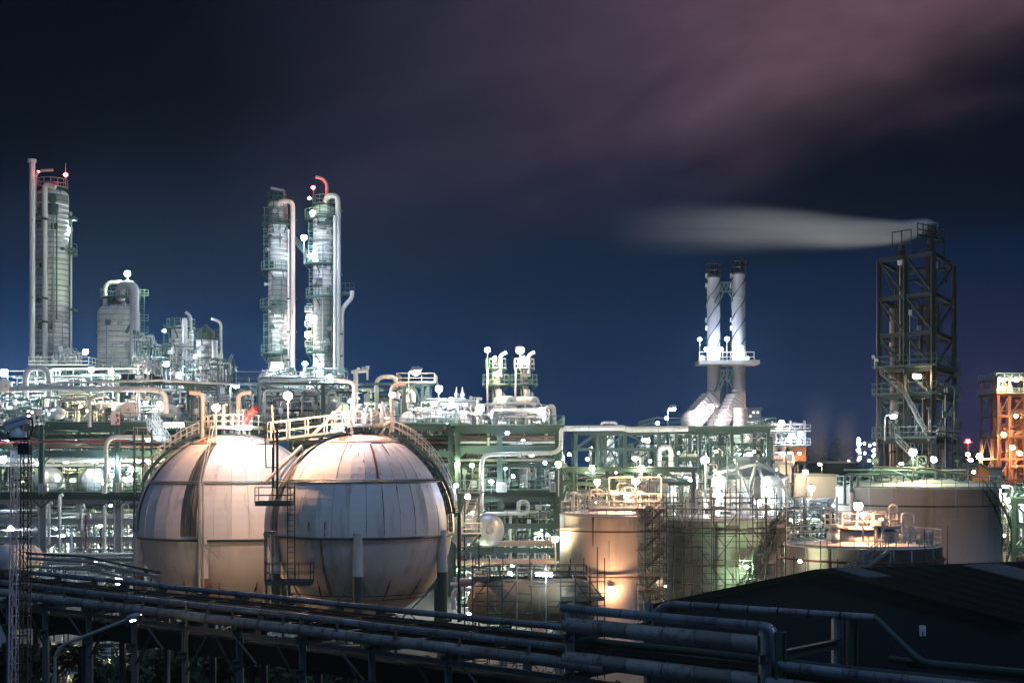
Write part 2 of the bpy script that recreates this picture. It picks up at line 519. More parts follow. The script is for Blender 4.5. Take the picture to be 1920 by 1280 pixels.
def bent(s, zt, label, braces=True, w=.26, ztop=None):
    t = thing('bridge_support', label, 'pipe support', RP(s, 2, 0), 'supports of the front pipe bridge')
    for o in (-.05, 4.05):
        MB().ibeam(RP(s, o, 0), RP(s, o, zt - .3), w, w).build('post', MAT['post_grey'], t)
    MB().ibeam(RP(s, -.4, zt - .75), RP(s, 4.4, zt - .75), .2, .28).build('crossbeam', MAT['dark_steel'], t)
    MB().ibeam(RP(s, -.4, 8.4), RP(s, 4.4, 8.4), .2, .28).build('crossbeam', MAT['dark_steel'], t)
    MB().bar(RP(s, -.05, 7.6), RP(s + (1.5 if int(s) % 2 else -1.5), -.05, 9.3), .08).build('brace', MAT['dark_steel'], t)
    return t


for i, px in enumerate([-70, 20, 88, 170, 255, 350, 452, 570, 700, 843]):
    bent(spx(px), 10.4, 'grey post frame under the long pipe bridge, %s' % ['beyond the left picture edge', 'just left of the lattice mast', 'just right of the lattice mast', 'just left of the street lamp head', 'right behind the street lamp head', 'below the left spherical tank', 'below the gap between the two spheres', 'below the left flank of the front sphere', 'below the bottom of the front sphere', 'last before the raised loop'][i])
for k, (off, z, r, y0) in enumerate(((0, 10.5, .125, .0), (-.1, 10.02, .2, .0), (4.0, 10.5, .125, 0))):
    t = [o for o in col.objects if o.name.startswith('pipe') and o.parent is None][k]
    for i in range(13):
        q = RP(-14 + i * 3.05 + (i * 7 % 3) * .3, off, z)
        MB().box(q - V((0, 0, r + .07)), (.3, .22, .16), math.atan2(u.y, u.x)).tube(q - u * .05, q + u * .05, r * 1.1, 10).build('pipe_shoe', MAT['post_grey'], t)
g_ = thing('bridge_girder', 'dark steel girders with hangers under the front edge of the long pipe bridge', 'girder', RP(0, 0, 9.5))
for o in (-.15, 4.1):
    MB().ibeam(RP(-16, o, 9.55), RP(sR + 2, o, 9.55), .12, .2).build('girder', MAT['post_grey'], g_)
for i in range(32):
    s = -14 + i * 1.55; q = RP(s, -.22, 9.6)
    if i % 2: MB().bar(q, q + V((0, 0, .95)), .045, .09).build('hanger', MAT['post_grey' if i % 3 else 'rust'], g_)
    if i % 2 == 0: MB().bar(RP(s, -.2, 10.3), RP(s, 4.2, 10.3), .08, .1).build('sleeper', MAT['dark_steel'], g_)
    if i % 4 == 1: MB().bar(RP(s, -.16, 9.5), RP(s + 1.4, -.16, 8.5), .06).build('strut', MAT['post_grey'], g_)
# raised loop on the right
sa, sb = spx(1068), spx(1452)
zt = ZC - 4.76
t = long_pipe(0, 0, 0, 0, .145, 'jacket', 'bluish insulated pipe of the raised loop, turning down by the right hand post', 1.5,
              path=[RP(sa - .3, 0, zt), RP(sb, 0, zt), RP(sb, 0, ZC - 5.82), RP(sb + 20, 0, ZC - 5.82)])
long_pipe(sa - .1, spx(1428), -.05, zt - .5, .25, 'dirty_white', 'stained white pipe under the bluish pipe of the raised loop', 2.4)
long_pipe(sa - .1, spx(1428), -.05, ZC - 6.33, .25, 'dirty_white', 'lower stained white pipe between the two posts of the raised loop', 2.4)
long_pipe(spx(1445), sb + 20, -.12, ZC - 6.34, .2, 'jacket', 'pale pipe at the bottom edge, right of the loop post', 1.5)
long_pipe(sa - 4, sa + 22, 1.2, ZC - 5.9, .12, 'dark_steel', 'thin dark pipe inside the raised loop')
long_pipe(sa - 2, sa + 22, 2.2, ZC - 6.3, .2, 'brown_stack', 'rusty brown pipe inside the raised loop')
sc_, sd = spx(1240), spx(1640)
bk = 1.12
def BP(px, y, off=4.2):
    s = 0
    k = (px - 960) / F; O = A0 + nb * off
    s = (k * O.y - O.x) / (u.x - k * u.y)
    q = O + u * s
    return V((q.x, q.y, ZC - (y - 860) / F * q.y))
pp = [BP(1150, 1190), BP(1190, 1186), BP(1247, 1131), BP(1640, 1158), BP(1730, 1245), BP(1930, 1262)]
t = thing('pipe', 'bluish pipe of the far loop, sloping up at its left end below the black roof', 'pipe', pp[0], 'pipes along the front pipe bridge')
MB().pipe(pp[:4], .12, 10, .4).build('body', MAT['jacket'], t)
MB().pipe(pp[3:], .12, 10, .4).build('down_leg', MAT['dark_steel'], t)
for i in range(1, 7):
    q = pp[2].lerp(pp[3], i / 7); MB().tube(q - u * .03, q + u * .03, .125, 10).build('joint_band', MAT['black_steel'], t)
for i, (px, zt_) in enumerate([(1070, zt - .1), (1436, zt - .1)]):
    s = spx(px)
    t = thing('bridge_support', ['grey post frame at the left end of the raised loop', 'grey double post at the right end of the raised loop'][i], 'pipe support', RP(s, 2, 0), 'supports of the front pipe bridge')
    for o in (-.05, 4.2):
        MB().ibeam(RP(s, o, 0), RP(s, o, zt_), .3, .3).build('post', MAT['grey_steel'], t)
        if i: MB().ibeam(RP(s + .5, o, 0), RP(s + .5, o, zt_), .26, .3).build('post', MAT['dark_steel'], t)
    MB().ibeam(RP(s, -.3, zt_ - .8), RP(s, 4.4, zt_ - .8), .2, .26).build('crossbeam', MAT['dark_steel'], t)
    MB().ibeam(RP(s, -.3, ZC - 6.9), RP(s, 4.4, ZC - 6.9), .2, .26).build('crossbeam', MAT['dark_steel'], t)
    MB().bar(RP(s, -.05, 9), RP(s + (1.7 if not i else -1.7), -.05, 10.6), .09).build('brace', MAT['dark_steel'], t)
s0 = spx(1640)
t = thing('bridge_support', 'dark post frame under the sloping end of the far loop', 'pipe support', RP(s0, 4, 0), 'supports of the front pipe bridge')
for o, q in ((4.2, 0), (4.2, .9), (7, .2)):
    MB().ibeam(RP(s0 + 3 + q, o, 0), RP(s0 + 3 + q, o, zt - .5), .28, .28).build('post', MAT['dark_steel'], t)
MB().ibeam(RP(s0 + 3, 3.6, zt - .6), RP(s0 + 3, 7.4, zt - .6), .2, .26).build('crossbeam', MAT['dark_steel'], t)
for i in range(5):
    long_pipe(sb + 1, sb + 22, 1.2 + i * 1.3, ZC - 6.1 - (i % 3) * .25, .1 + .05 * (i % 3), ['dark_steel', 'jacket', 'brown_stack'][i % 3] if i in (2, 3) else 'dark_steel', 'dark pipe in the unlit bundle at the lower right corner')

# ------------------------------------------------------------------ lattice mast with camera
D = 30.0
t = thing('lattice_mast', 'slim lattice mast carrying a surveillance camera', 'mast', P(32, 860 + 42900 / D, D))
def lattice(px0, px1, px2, px3, y0, y1, D, mname, name):
    b = MB(); z0 = P(0, y0, D).z; z1 = P(0, y1, D).z
    c0 = [P(px0, y0, D), P(px1, y0, D), P(px1, y0, D) + V((0, .2, 0)), P(px0, y0, D) + V((0, .2, 0))]
    c1 = [P(px2, y1, D), P(px3, y1, D), P(px3, y1, D) + V((0, .2, 0)), P(px2, y1, D) + V((0, .2, 0))]
    for a, c in zip(c0, c1): b.bar(a, c, .019)
    n = int((z1 - z0) / .34)
    for i in range(n):
        f0, f1 = i / n, (i + 1) / n
        for k in range(4):
            a, c = c0[k].lerp(c1[k], f0), c0[(k + 1) % 4].lerp(c1[(k + 1) % 4], f1)
            if i % 2: a, c = c0[k].lerp(c1[k], f1), c0[(k + 1) % 4].lerp(c1[(k + 1) % 4], f0)
            b.bar(a, c, .011)
            b.bar(c0[k].lerp(c1[k], f1), c0[(k + 1) % 4].lerp(c1[(k + 1) % 4], f1), .011)
    return b.build(name, MAT[mname], t)
yb = 860 + 42900 / D
lattice(4, 20, 21, 33, yb, 826, D, 'lattice', 'lattice_leg')
lattice(30, 46, 39, 53, yb, 826, D, 'black_steel', 'lattice_leg')
b = MB()
for y in (832, 900, 1010, 1090, 1192, 1260): b.bar(P(22, y, D) + V((0, .1, 0)), P(50, y, D) + V((0, .1, 0)), .03)
b.build('cross_tie', MAT['black_steel'], t)
MB().box(P(37, 822, D) + V((0, .1, 0)), (.5, .34, .06)).build('top_plate', MAT['black_steel'], t)
MB().box(P(47, 842, D) + V((0, -.02, 0)), (.24, .2, .22)).build('junction_box', MAT['wall_dark'], t)
c = thing('surveillance_camera', 'grey surveillance camera on top of the lattice mast', 'camera', P(35, 820, D))
MB().bar(P(11, 799, D), P(51, 786, D), .22, .19).build('housing', MAT['camera_grey'], c)
MB().bar(P(9, 795, D), P(53, 781, D), .26, .03).build('sun_shield', MAT['camera_grey'], c)
MB().lathe(P(34, 820, D), [(.17, 0), (.17, .12), (.1, .16), (.1, .3), (.01, .32)], 16).build('bracket', MAT['camera_grey'], c)
MB().pipe([P(52, 786, D), P(60, 784, D), P(62, 800, D), P(58, 815, D)], .02, 6).build('cable', MAT['black_steel'], c)

# ------------------------------------------------------------------ street lamp in front of the bridge, posts, trees
D = 54.0
zb = 860 + 42900 / D
t = thing('street_lamp', 'tall street lamp with a long rising arm, lit, in front of the pipe bridge', 'street lamp', P(103, zb, D))
MB().pipe([P(103, zb, D), P(103, 1226, D), P(118, 1208, D), P(243, 1159, D)], .065, 8, .9).build('pole', MAT['grey_steel'], t)
MB().lathe(P(236, 1160, D), [(.02, 0), (.14, .12), (.15, .4), (.03, .62)], 10, axis=V((1, 0, .3))).build('head', MAT['grey_steel'], t)
MB().lathe(P(240, 1161, D), [(.01, 0), (.11, .1), (.13, .25), (.01, .42)], 10, axis=V((1, 0, .3))).build('bulb', bulbmat(WARM, 160, .14), t)
D = 62.0
zb = 860 + 42900 / D
for x, y, m, l in ((316, 1212, 'rail_paint', 'thin pale post standing among the dark trees'), (709, 1222, 'grey_steel', 'thin grey post below the front sphere')):
    b = MB().tube(P(x, zb, D), P(x, y, D), .05, 8).tube(P(x, y, D), P(x, y - 3, D), .08, 8)
    tag(b.build('pole', MAT[m]), l, 'pole')


def frond_tree(x, y, D, rad, n, seed, label, name='palm_tree'):
    rnd = random.Random(seed)
    p = P(x, y, D); g0 = V((p.x, p.y, 0))
    t = thing(name, label, 'tree', g0, 'dark trees below the pipe bridge')
    MB().tube(g0, p, .16, 8, .1).build('trunk', MAT['bark'], t)
    b = MB()
    for i in range(n):
        a = rnd.uniform(0, 2 * PI); e = rnd.uniform(-.25, 1.1); L = rad * rnd.uniform(.7, 1.15)
        d = V((math.cos(a) * math.cos(e), math.sin(a) * math.cos(e), math.sin(e)))
        side = d.cross(V((0, 0, 1))).normalized()
        pt = [p + d * L * k / 6 - V((0, 0, 1)) * (k / 6) ** 2 * L * .55 for k in range(7)]
        for k in range(1, 7):
            o = pt[k]
            for q in (-1, 1):
                for h in (0, .5):
                    o2 = pt[k - 1].lerp(o, h + .5)
                    ll = L * .3 * (1.15 - k / 8)
                    tip = o2 + side * q * ll + d * ll * .6 - V((0, 0, ll * rnd.uniform(.2, .7)))
                    wv = d * .05
                    b.add([o2 - wv, o2 + wv, tip], [(0, 1, 2)])
        for k in range(6): b.bar(pt[k], pt[k + 1], .035)
    b.build('crown', MAT['leaf'], t)


def leafy_tree(x, y, D, rad, n, seed, label, lab_group='dark trees below the pipe bridge', hz=1.0):
    rnd = random.Random(seed)
    p = P(x, y, D); g0 = V((p.x, p.y, 0))
    t = thing('leafy_tree', label, 'tree', g0, lab_group)
    tr = MB().tube(g0, p - V((0, 0, rad * .4)), .2, 8, .12)
    b = MB()
    cl = []
    for i in range(14):
        d = V((rnd.gauss(0, 1), rnd.gauss(0, 1), rnd.gauss(0, 1))).normalized() * rad * rnd.uniform(.3, .9); d.z *= hz
        cl.append((p + d, rad * rnd.uniform(.25, .5)))
        tr.tube(p - V((0, 0, rad * .5)), p + d, .07, 5, .03)
    for i in range(n):
        c, r = rnd.choice(cl)
        o = c + V((rnd.gauss(0, .5), rnd.gauss(0, .5), rnd.gauss(0, .45))) * r
        s = rad * (.115 if D < 100 else .075) * rnd.uniform(.6, 1.4)
        a = V((rnd.gauss(0, 1), rnd.gauss(0, 1), rnd.gauss(0, 1))).normalized(); c2 = a.orthogonal().normalized()
        b.add([o - a * s, o + c2 * s * .5, o + a * s, o - c2 * s * .5], [(0, 1, 2, 3)])
    tr.build('trunk', MAT['bark'], t)
    b.build('crown', MAT['leaf'], t)


for i, (x, y, D, r, kind, l) in enumerate([
    (70, 1235, 76, 2.2, 0, 'dark palm right beside the lattice mast'), (150, 1240, 72, 2.4, 0, 'dark palm between the street lamp pole and its head'),
    (205, 1262, 74, 2.2, 1, 'dark leafy tree under the street lamp head'), (262, 1228, 77, 2.5, 0, 'dark palm left of the thin pale post'),
    (345, 1262, 73, 2.6, 1, 'dark leafy tree just right of the thin pale post'), (400, 1240, 78, 2.3, 0, 'dark palm under the left sphere, beyond the pale post'),
    (470, 1262, 74, 2.7, 1, 'broad dark leafy tree below the gap between the spheres'), (20, 1262, 70, 2.3, 1, 'dark leafy tree at the foot of the lattice mast'),
    (560, 1278, 76, 2.3, 1, 'low dark leafy tree under the front sphere'), (660, 1290, 74, 2.2, 1, 'lowest dark leafy tree at the bottom edge, below the front sphere')]):
    if kind == 0: frond_tree(x, y, D, r * 1.15, 34, i, l)
    else: leafy_tree(x, y, D, r, 1500, i, l)

# ------------------------------------------------------------------ black roofed shed, right
zl = ZC - .105 * 79; apex = P(1530, 1068, 75)
Lf = P(1205, 1137, 79); Rt = P(1910, 1167, 71); rd = V((.916, .40, 0)) * 60
t = thing('shed', 'low black shed with a pitched roof and pale skylight strips', 'building', (apex.x, apex.y, 0))
off = V((-.25, -.5, .12))
b = MB(); th = V((0, 0, -.25))
for a, c in ((Lf, apex), (apex, Rt)):
    q = [a, c, c + rd, a + rd]
    b.add([v + V((0, 0, .05)) for v in q] + [v + th for v in q], [(0, 1, 2, 3), (7, 6, 5, 4), (0, 4, 5, 1), (2, 6, 7, 3), (1, 5, 6, 2), (3, 7, 4, 0)])
n_ = (Rt - apex); L_ = n_.length
nrm = n_.cross(rd).normalized(); nrm = nrm if nrm.z > 0 else -nrm
for i in range(1, 40):
    o = apex + rd * (i / 40) + V((0, 0, .05)); b.bar(o + nrm * .01, o + n_ + nrm * .01, .05, .05)
b.build('roof', MAT['roof_black'], t)
b = MB(); z0 = V((0, 0, 1))
g0 = [V((q.x, q.y, 0)) for q in (Lf, apex, Rt)]
ins = rd.normalized() * .35
b.add([q + ins for q in (g0[0], g0[2], Rt + th, apex + th, Lf + th)], [(0, 1, 2, 3, 4)])
b.add([g0[2] + ins, g0[2] + rd, Rt + rd + th, Rt + ins + th], [(0, 1, 2, 3)])
b.build('wall', MAT['wall_dark'], t)
for k0, k1, w0, w1 in ((.155, .20, .05, .38), (.012, .04, .02, .2), (.10, .125, .72, .97), (.30, .33, .42, .8)):
    b = MB(); q = [apex + rd * k0 + n_ * w0, apex + rd * k1 + n_ * w0, apex + rd * k1 + n_ * w1, apex + rd * k0 + n_ * w1]
    b.add([v + nrm * .16 for v in q] + [v + nrm * .06 for v in q], [(0, 1, 2, 3), (0, 4, 5, 1), (1, 5, 6, 2), (2, 6, 7, 3), (3, 7, 4, 0)])
    b.build('skylight', MAT['post_grey'], t)
# small white vent on the shed wall
q = P(1730, 1180, 68)
b = MB(); b.span(q + V((-.13, -.1, -.05)), q + V((.13, .2, .2))).span(q + V((-.13, -.1, -.3)), q + V((-.06, .1, -.05))).span(q + V((.06, -.1, -.3)), q + V((.13, .1, -.05)))
b.build('vent', MAT['camera_grey'], t)
# ------------------------------------------------------------------ spherical tanks
def sphere_tank(cx, cy, D, rpx, label, gaps, legs, seed, capmat='sphere_cap'):
    c = P(cx, cy, D); r = rpx * D / F
    rnd = random.Random(seed)
    t = thing('spherical_tank', label, 'gas tank', (c.x, c.y, 0), 'spherical gas tanks')
    def sp(az, co, rr):
        a, k = R(az), R(co)
        return c + V((math.sin(a) * math.sin(k), -math.cos(a) * math.sin(k), math.cos(k))) * rr
    # inner shell
    n = 40
    MB().lathe(c, [(max(.01, r * .985 * math.sin(PI * i / n)), r * .985 * math.cos(PI * i / n)) for i in range(3, 24)], 72).build('inner_shell', MAT['gap_brown'], t)
    MB().lathe(c, [(max(.01, r * .993 * math.sin(R(92 + 88 * i / 24))), r * .993 * math.cos(R(92 + 88 * i / 24))) for i in range(25)], 96).build('lower_shell', MAT['sphere_shell'], t)
    def shield(c0, c1, name, m, rr, wid=10):
        b = MB(); a = -180
        while a < 180:
            skip = any(abs((a + wid / 2 - gq + 180) % 360 - 180) < wid * .52 for gq in gaps)
            if not skip:
                ro = r * rr + rnd.uniform(-.03, .03); k = 7; g_ = .1
                vs = []
                for i in range(k + 1):
                    co = c0 + (c1 - c0) * i / k
                    for az in (a + g_, a + wid - g_): vs.append(sp(az, co, ro))
                o = len(vs)
                for i in range(k + 1):
                    co = c0 + (c1 - c0) * i / k
                    for az in (a + g_, a + wid - g_): vs.append(sp(az, co, ro - .05))
                fs = [(2 * i, 2 * i + 2, 2 * i + 3, 2 * i + 1) for i in range(k)]
                fs += [(2 * i, o + 2 * i, o + 2 * i + 2, 2 * i + 2) for i in range(k)] + [(2 * i + 1, 2 * i + 3, o + 2 * i + 3, o + 2 * i + 1) for i in range(k)]
                fs += [(0, 1, o + 1, o), (2 * k, o + 2 * k, o + 2 * k + 1, 2 * k + 1)]
                b.add(vs, fs)
            a += wid
        b.build(name, MAT[m], t)
    shield(27.5, 59.6, 'upper_shield', 'sphere_panel' if 0 else 'sphere_panel', 1.012)
    shield(61.6, 93.5, 'middle_shield', 'sphere_panel', 1.016)
    MB().lathe(c, [(r * 1.02 * math.sin(R(k)), r * 1.02 * math.cos(R(k))) for k in (2, 6, 10, 14, 18, 22, 26.4)] + [(r * .985 * math.sin(R(26.6)), r * .985 * math.cos(R(26.6)))], 72).build('top_cap', MAT[capmat], t)
    # ring gutters and spray pipes
    for co, rr, pr, m in ((60.6, 1.015, .11, 'dark_steel'), (94.2, 1.02, .1, 'dark_steel'), (26.9, 1.012, .07, 'rust')):
        k = R(co); MB().ring(c + V((0, 0, r * rr * math.cos(k))), r * rr * math.sin(k), pr, 72).build('ring_band', MAT[m], t)
    for co in (59.9, 61.4):
        k = R(co); b = MB().ring(c + V((0, 0, r * 1.035 * math.cos(k))), r * 1.035 * math.sin(k), .035, 72)
        for az in range(-90, 91, 15): b.bar(sp(az, co, r * .99), sp(az, co, r * 1.04), .05)
        b.build('spray_pipe', MAT['grey_steel'], t)
    for co, rr in ((131, 1.03), (134.5, 1.03)):
        k = R(co); b = MB().ring(c + V((0, 0, r * rr * math.cos(k))), r * rr * math.sin(k), .045, 64)
        for az in range(-100, 101, 25):
            b.bar(sp(az, co, r * 1.03), sp(az + 2, co - 11, r * 1.02), .05)
        b.build('spray_pipe', MAT['black_steel'], t)
    # legs: pale sleeve on top, dark post below, rods between
    tops = []
    for az in legs:
        d = V((math.sin(R(az)), -math.cos(R(az)), 0)); e = c + d * r * 1.0
        s = MB().tube(e + V((0, 0, .2 - r * .04)), e + V((0, 0, -r * .45)), r * .05, 16, r * .056).build('sleeve', MAT['sphere_shell'], t)
        MB().tube(e + V((0, 0, -r * .45)), V((e.x, e.y, .25)), r * .054, 16).tube(V((e.x, e.y, .25)), V((e.x, e.y, 0)), r * .11, 16).build('leg', MAT['brown_stack' if 0 else 'rust'] if seed == 2 else MAT['dark_steel'], t)
        tops.append(e)
    for i in range(len(tops)):
        a, d = tops[i], tops[(i + 1) % len(tops)]
        hi = V((0, 0, -r * .52))
        b = MB().bar(a + hi, V((d.x, d.y, .8)), .09).bar(d + hi, V((a.x, a.y, .8)), .09)
        dd = (d - a).normalized()
        for e, q in ((a, dd), (d, -dd)):
            b.add([e + hi + V((0, 0, .5)), e + hi - V((0, 0, .9)), e + hi + q * 1.3 - V((0, 0, .75))], [(0, 1, 2)])
        b.build('brace', MAT['green_steel'], t)
    return t, c, r, sp


S1, c1, r1, sp1 = sphere_tank(675, 987, 115, 174, 'front spherical gas tank with white panels, rust stains below its top cap', (-55, 75), (5, 65, 125, 185, 245, 305), 1)
S2, c2, r2, sp2 = sphere_tank(438, 990, 129, 174.5, 'rear spherical gas tank with a dark vertical strip, partly hidden by the front one', (-15, -65, 85), (-6, 54, 114, 174, 234, 294), 2)
MAT['rust_streak'] = MAT['rust']
# rust streaks and dark seams that lie on the shells (shapes of their own)
def streak(sp, r, t, az, c0, c1_, w0, w1, m='rust', seed=0, rr=1.0185):
    rnd = random.Random(seed); b = MB(); k = 6; vs = []
    for i in range(k + 1):
        f = i / k; w = w0 + (w1 - w0) * f
        vs += [sp(az + rnd.uniform(-.25, .25) - w, c0 + (c1_ - c0) * f, r * rr), sp(az + rnd.uniform(-.25, .25) + w, c0 + (c1_ - c0) * f, r * rr)]
    b.add(vs, [(2 * i, 2 * i + 2, 2 * i + 3, 2 * i + 1) for i in range(k)])
    b.build('rust_stain', MAT[m], t)
for i, (az, a, d, w0, w1) in enumerate([(-9, 28.5, 41, .9, .3), (-4, 30, 34, 1.1, .5), (18.5, 28.5, 59, 1.3, .8), (33, 30, 42, 1.0, .3), (-9.2, 42, 46, .5, .2), (5, 38, 44, .25, .1), (9, 45, 47, .4, .2), (-27, 46, 49, .3, .2)]):
    streak(sp1, r1, S1, az, a, d, w0, w1, 'rust', i)
for i, (az, a, d, w0, w1) in enumerate([(-14, 84, 93, .25, .1), (-24, 85, 90, .35, .1), (30, 62, 80, .15, .1), (10, 84, 90, .2, .1), (20, 64, 92, .08, .05), (40, 63, 92, .08, .05)]):
    streak(sp1, r1, S1, az, a, d, w0, w1, 'black_steel', 20 + i, 1.0215)
streak(sp1, r1, S1, -17, 95, 132, .55, 1.4, 'brown_stack', 40, .998)
for i, (az, a, d, w0, w1) in enumerate([(5, 30, 36, .4, .2), (14, 44, 52, .2, .1), (24, 34, 40, .5, .2), (-6, 40, 46, .2, .1)]):
    streak(sp2, r2, S2, az, a, d, w0, w1, 'rust', 50 + i)
rnd = random.Random(12)
for sp, r, t, n in ((sp1, r1, S1, 16), (sp2, r2, S2, 10)):
    for i in range(n):
        az = rnd.choice(range(-90, 91, 5)) + rnd.uniform(-1.5, 1.5); top = rnd.choice((28, 28, 61.8, 61.8, 45, 70)); L = rnd.uniform(4, 20)
        if any(abs(az - q) < 8 for q in ((-55, 75) if t is S1 else (-15, -65, 85))): continue
        if top < 60: L = min(L, 59 - top)
        streak(sp, r, t, az, top, top + L, rnd.uniform(.15, .8), rnd.uniform(.05, .4), rnd.choice(('grime', 'grime', 'grime', 'rust')) if top < 50 else 'grime', 60 + i, 1.0195 if top < 60 else 1.0225)
    for i in range(12):
        az = rnd.uniform(-90, 90); streak(sp, r, t, az, 95, rnd.uniform(102, 125), rnd.uniform(.3, 1.2), rnd.uniform(.1, .8), 'grime', 160 + i, .9965)
# rusty patch on the caps
for sp, r, t, az, w in ((sp1, r1, S1, -22, 18), (sp2, r2, S2, 28, 34), (sp2, r2, S2, -40, 14)):
    rnd = random.Random(az); b = MB(); vs = []; k = 8
    for i in range(k + 1):
        f = i / k; ww = w * (.35 + .65 * math.sin(PI * (.12 + .8 * f))) * rnd.uniform(.75, 1.1)
        vs += [sp(az - ww * .6 + rnd.uniform(-3, 3), 12 + 13.8 * f, r * 1.0215), sp(az + ww * .6 + rnd.uniform(-3, 3), 12 + 13.8 * f, r * 1.0215)]
    b.add(vs, [(2 * i, 2 * i + 2, 2 * i + 3, 2 * i + 1) for i in range(k)])
    b.build('rust_stain', MAT['rust'], t)


def sphere_top(t, c, r, sp, seed, vents):
    rnd = random.Random(seed)
    z = c.z + r * 1.02
    rad = r * .25
    o = V((c.x, c.y, z + .35))
    MB().lathe(o, [(rad * .3, 0), (rad * 1.25, 0), (rad * 1.25, .14), (rad * .3, .14), (rad * .3, 0)], 28, sm=False).build('top_platform', MAT['grey_steel'], t)
    MB().rail(MB().arc(o + V((0, 0, .14)), rad * 1.22, 0, 2 * PI, 18), 1.15, .06, 1.2).build('railing', MAT['rail_paint'], t)
    for i in range(12):
        a = rnd.uniform(0, 2 * PI); q = o + V((math.cos(a), math.sin(a), 0)) * rad * rnd.uniform(.2, .9)
        h = rnd.uniform(.6, 1.9)
        b = MB().tube(q - V((0, 0, .6)), q + V((0, 0, h)), rnd.uniform(.07, .14), 8).tube(q + V((0, 0, h)), q + V((0, 0, h + .12)), .2, 8)
        b.tube(q + V((0, 0, h * .6)), q + V((0, 0, h * .6 + .1)), .2, 8)
        b.build('nozzle', MAT['pale_pipe'], t)
    for x, y0, y1, hx, rr, m in vents:
        D = c.y + rnd.uniform(-1, 1)
        a, d = P(x, y0, D), P(x, y1, D)
        MB().pipe([a, d, d + V((hx, 0, .12 if hx > 0 else .12))], rr, 10, rr * 3).flange(a.lerp(d, .12), (0, 0, 1), rr).build('vent_pipe', MAT[m], t)

# vent stacks: bottoms meet the cap
sphere_top(S1, c1, r1, sp1, 3, [(664, 826, 716, -1.3, .17, 'pink_pipe'), (734, 826, 722, 1.2, .17, 'pink_pipe'), (688, 822, 775, .8, .1, 'pale_pipe'), (706, 822, 780, -.6, .1, 'pale_pipe'), (716, 824, 757, .1, .12, 'pale_pipe')])
sphere_top(S2, c2, r2, sp2, 4, [(380, 828, 738, -1.2, .21, 'pink_pipe'), (447, 828, 738, 1.2, .21, 'pink_pipe'), (420, 828, 760, .3, .15, 'pale_pipe'), (404, 828, 790, .2, .12, 'pale_pipe')])
MB().pipe([P(664, 800, 114), P(672, 800, 114), P(684, 816, 114)], .2, 8, .5).pipe([P(732, 790, 114), P(720, 798, 114), P(712, 815, 114)], .2, 8, .5).build('vent_pipe', MAT['pale_pipe'], S1)
# stairs following the shells
def sphere_stair(t, sp, r, az, c0, c1_, m):
    b = MB(); n = 34; rails = []
    for side in (-1, 1):
        rl = MB(); rails.append(rl)
        pts = [sp(az + side * 3.2 / max(.35, math.sin(R(c0 + (c1_ - c0) * i / n))), c0 + (c1_ - c0) * i / n, r * 1.075) for i in range(n + 1)]
        for a, d in zip(pts, pts[1:]): b.bar(a, d, .08, .25)
        up = V((0, 0, 1.05))
        for k, (a, d) in enumerate(zip(pts, pts[1:])):
            for h in (.5, 1): rl.bar(a + up * h, d + up * h, .055)
            if k % 3 == 0: rl.bar(a, a + up, .055)
        if side < 0: left = pts
    for i in range(n):
        for f in (0, .5):
            a = left[i].lerp(left[i + 1], f); d = pts[i].lerp(pts[i + 1], f); b.bar(a, d, .28, .05)
    for co in range(int(c0) + 5, int(c1_), 14): b.bar(sp(az, co, r), sp(az, co, r * 1.075), .12)
    s = b.build('stair', MAT['dark_steel'], t)
    for rl in rails: rl.build('railing', MAT[m], s)
sphere_stair(S1, sp1, r1, 78, 20, 82, 'rail_paint')
sphere_stair(S2, sp2, r2, -80, 20, 62, 'rail_paint')
# pipes down the meridian gaps
def meridian_pipe(t, sp, r, az, c0, c1_, rr, m, k=1.03):
    MB().pipe([sp(az, c0 + (c1_ - c0) * i / 14, r * k) for i in range(15)], rr, 6, .01, 1).build('spray_pipe', MAT[m], t)
for az in (-53, -56.5): meridian_pipe(S1, sp1, r1, az, 27, 92, .07, 'grey_steel')
for az in (73, 77): meridian_pipe(S1, sp1, r1, az, 27, 92, .07, 'dark_steel')
for az in (-13, -16.5): meridian_pipe(S2, sp2, r2, az, 27, 92, .06, 'dark_steel')
for az in (-63, -67): meridian_pipe(S2, sp2, r2, az, 27, 92, .07, 'grey_steel')
# brackets that bridge the right hand gap of the front sphere
b = MB()
for i in range(16):
    co = 30 + i * 4; b.bar(sp1(71, co, r1 * 1.02), sp1(79, co, r1 * 1.02), .1, .16)
b.build('gap_bracket', MAT['grey_steel'], S1)
# tall pipes on the rear sphere front
d2 = 119.6
MB().tube(P(374, 905, d2), P(374, 1118, d2), .16, 8).tube(P(381, 905, d2), P(381, 1118, d2), .09, 8).build('down_pipe', MAT['grey_steel'], S2)
for q in (((374, 908, d2), (400, 775, 128.5), .07), ((378, 908, d2), (406, 775, 128.5), .07), ((384, 1021, d2), (414, 1021, d2), .12), ((384, 1023, d2), (415, 1050, d2), .1)):
    MB().bar(P(*q[0]), P(*q[1]), q[2]).build('guy_bar', MAT['grey_steel'], S2)
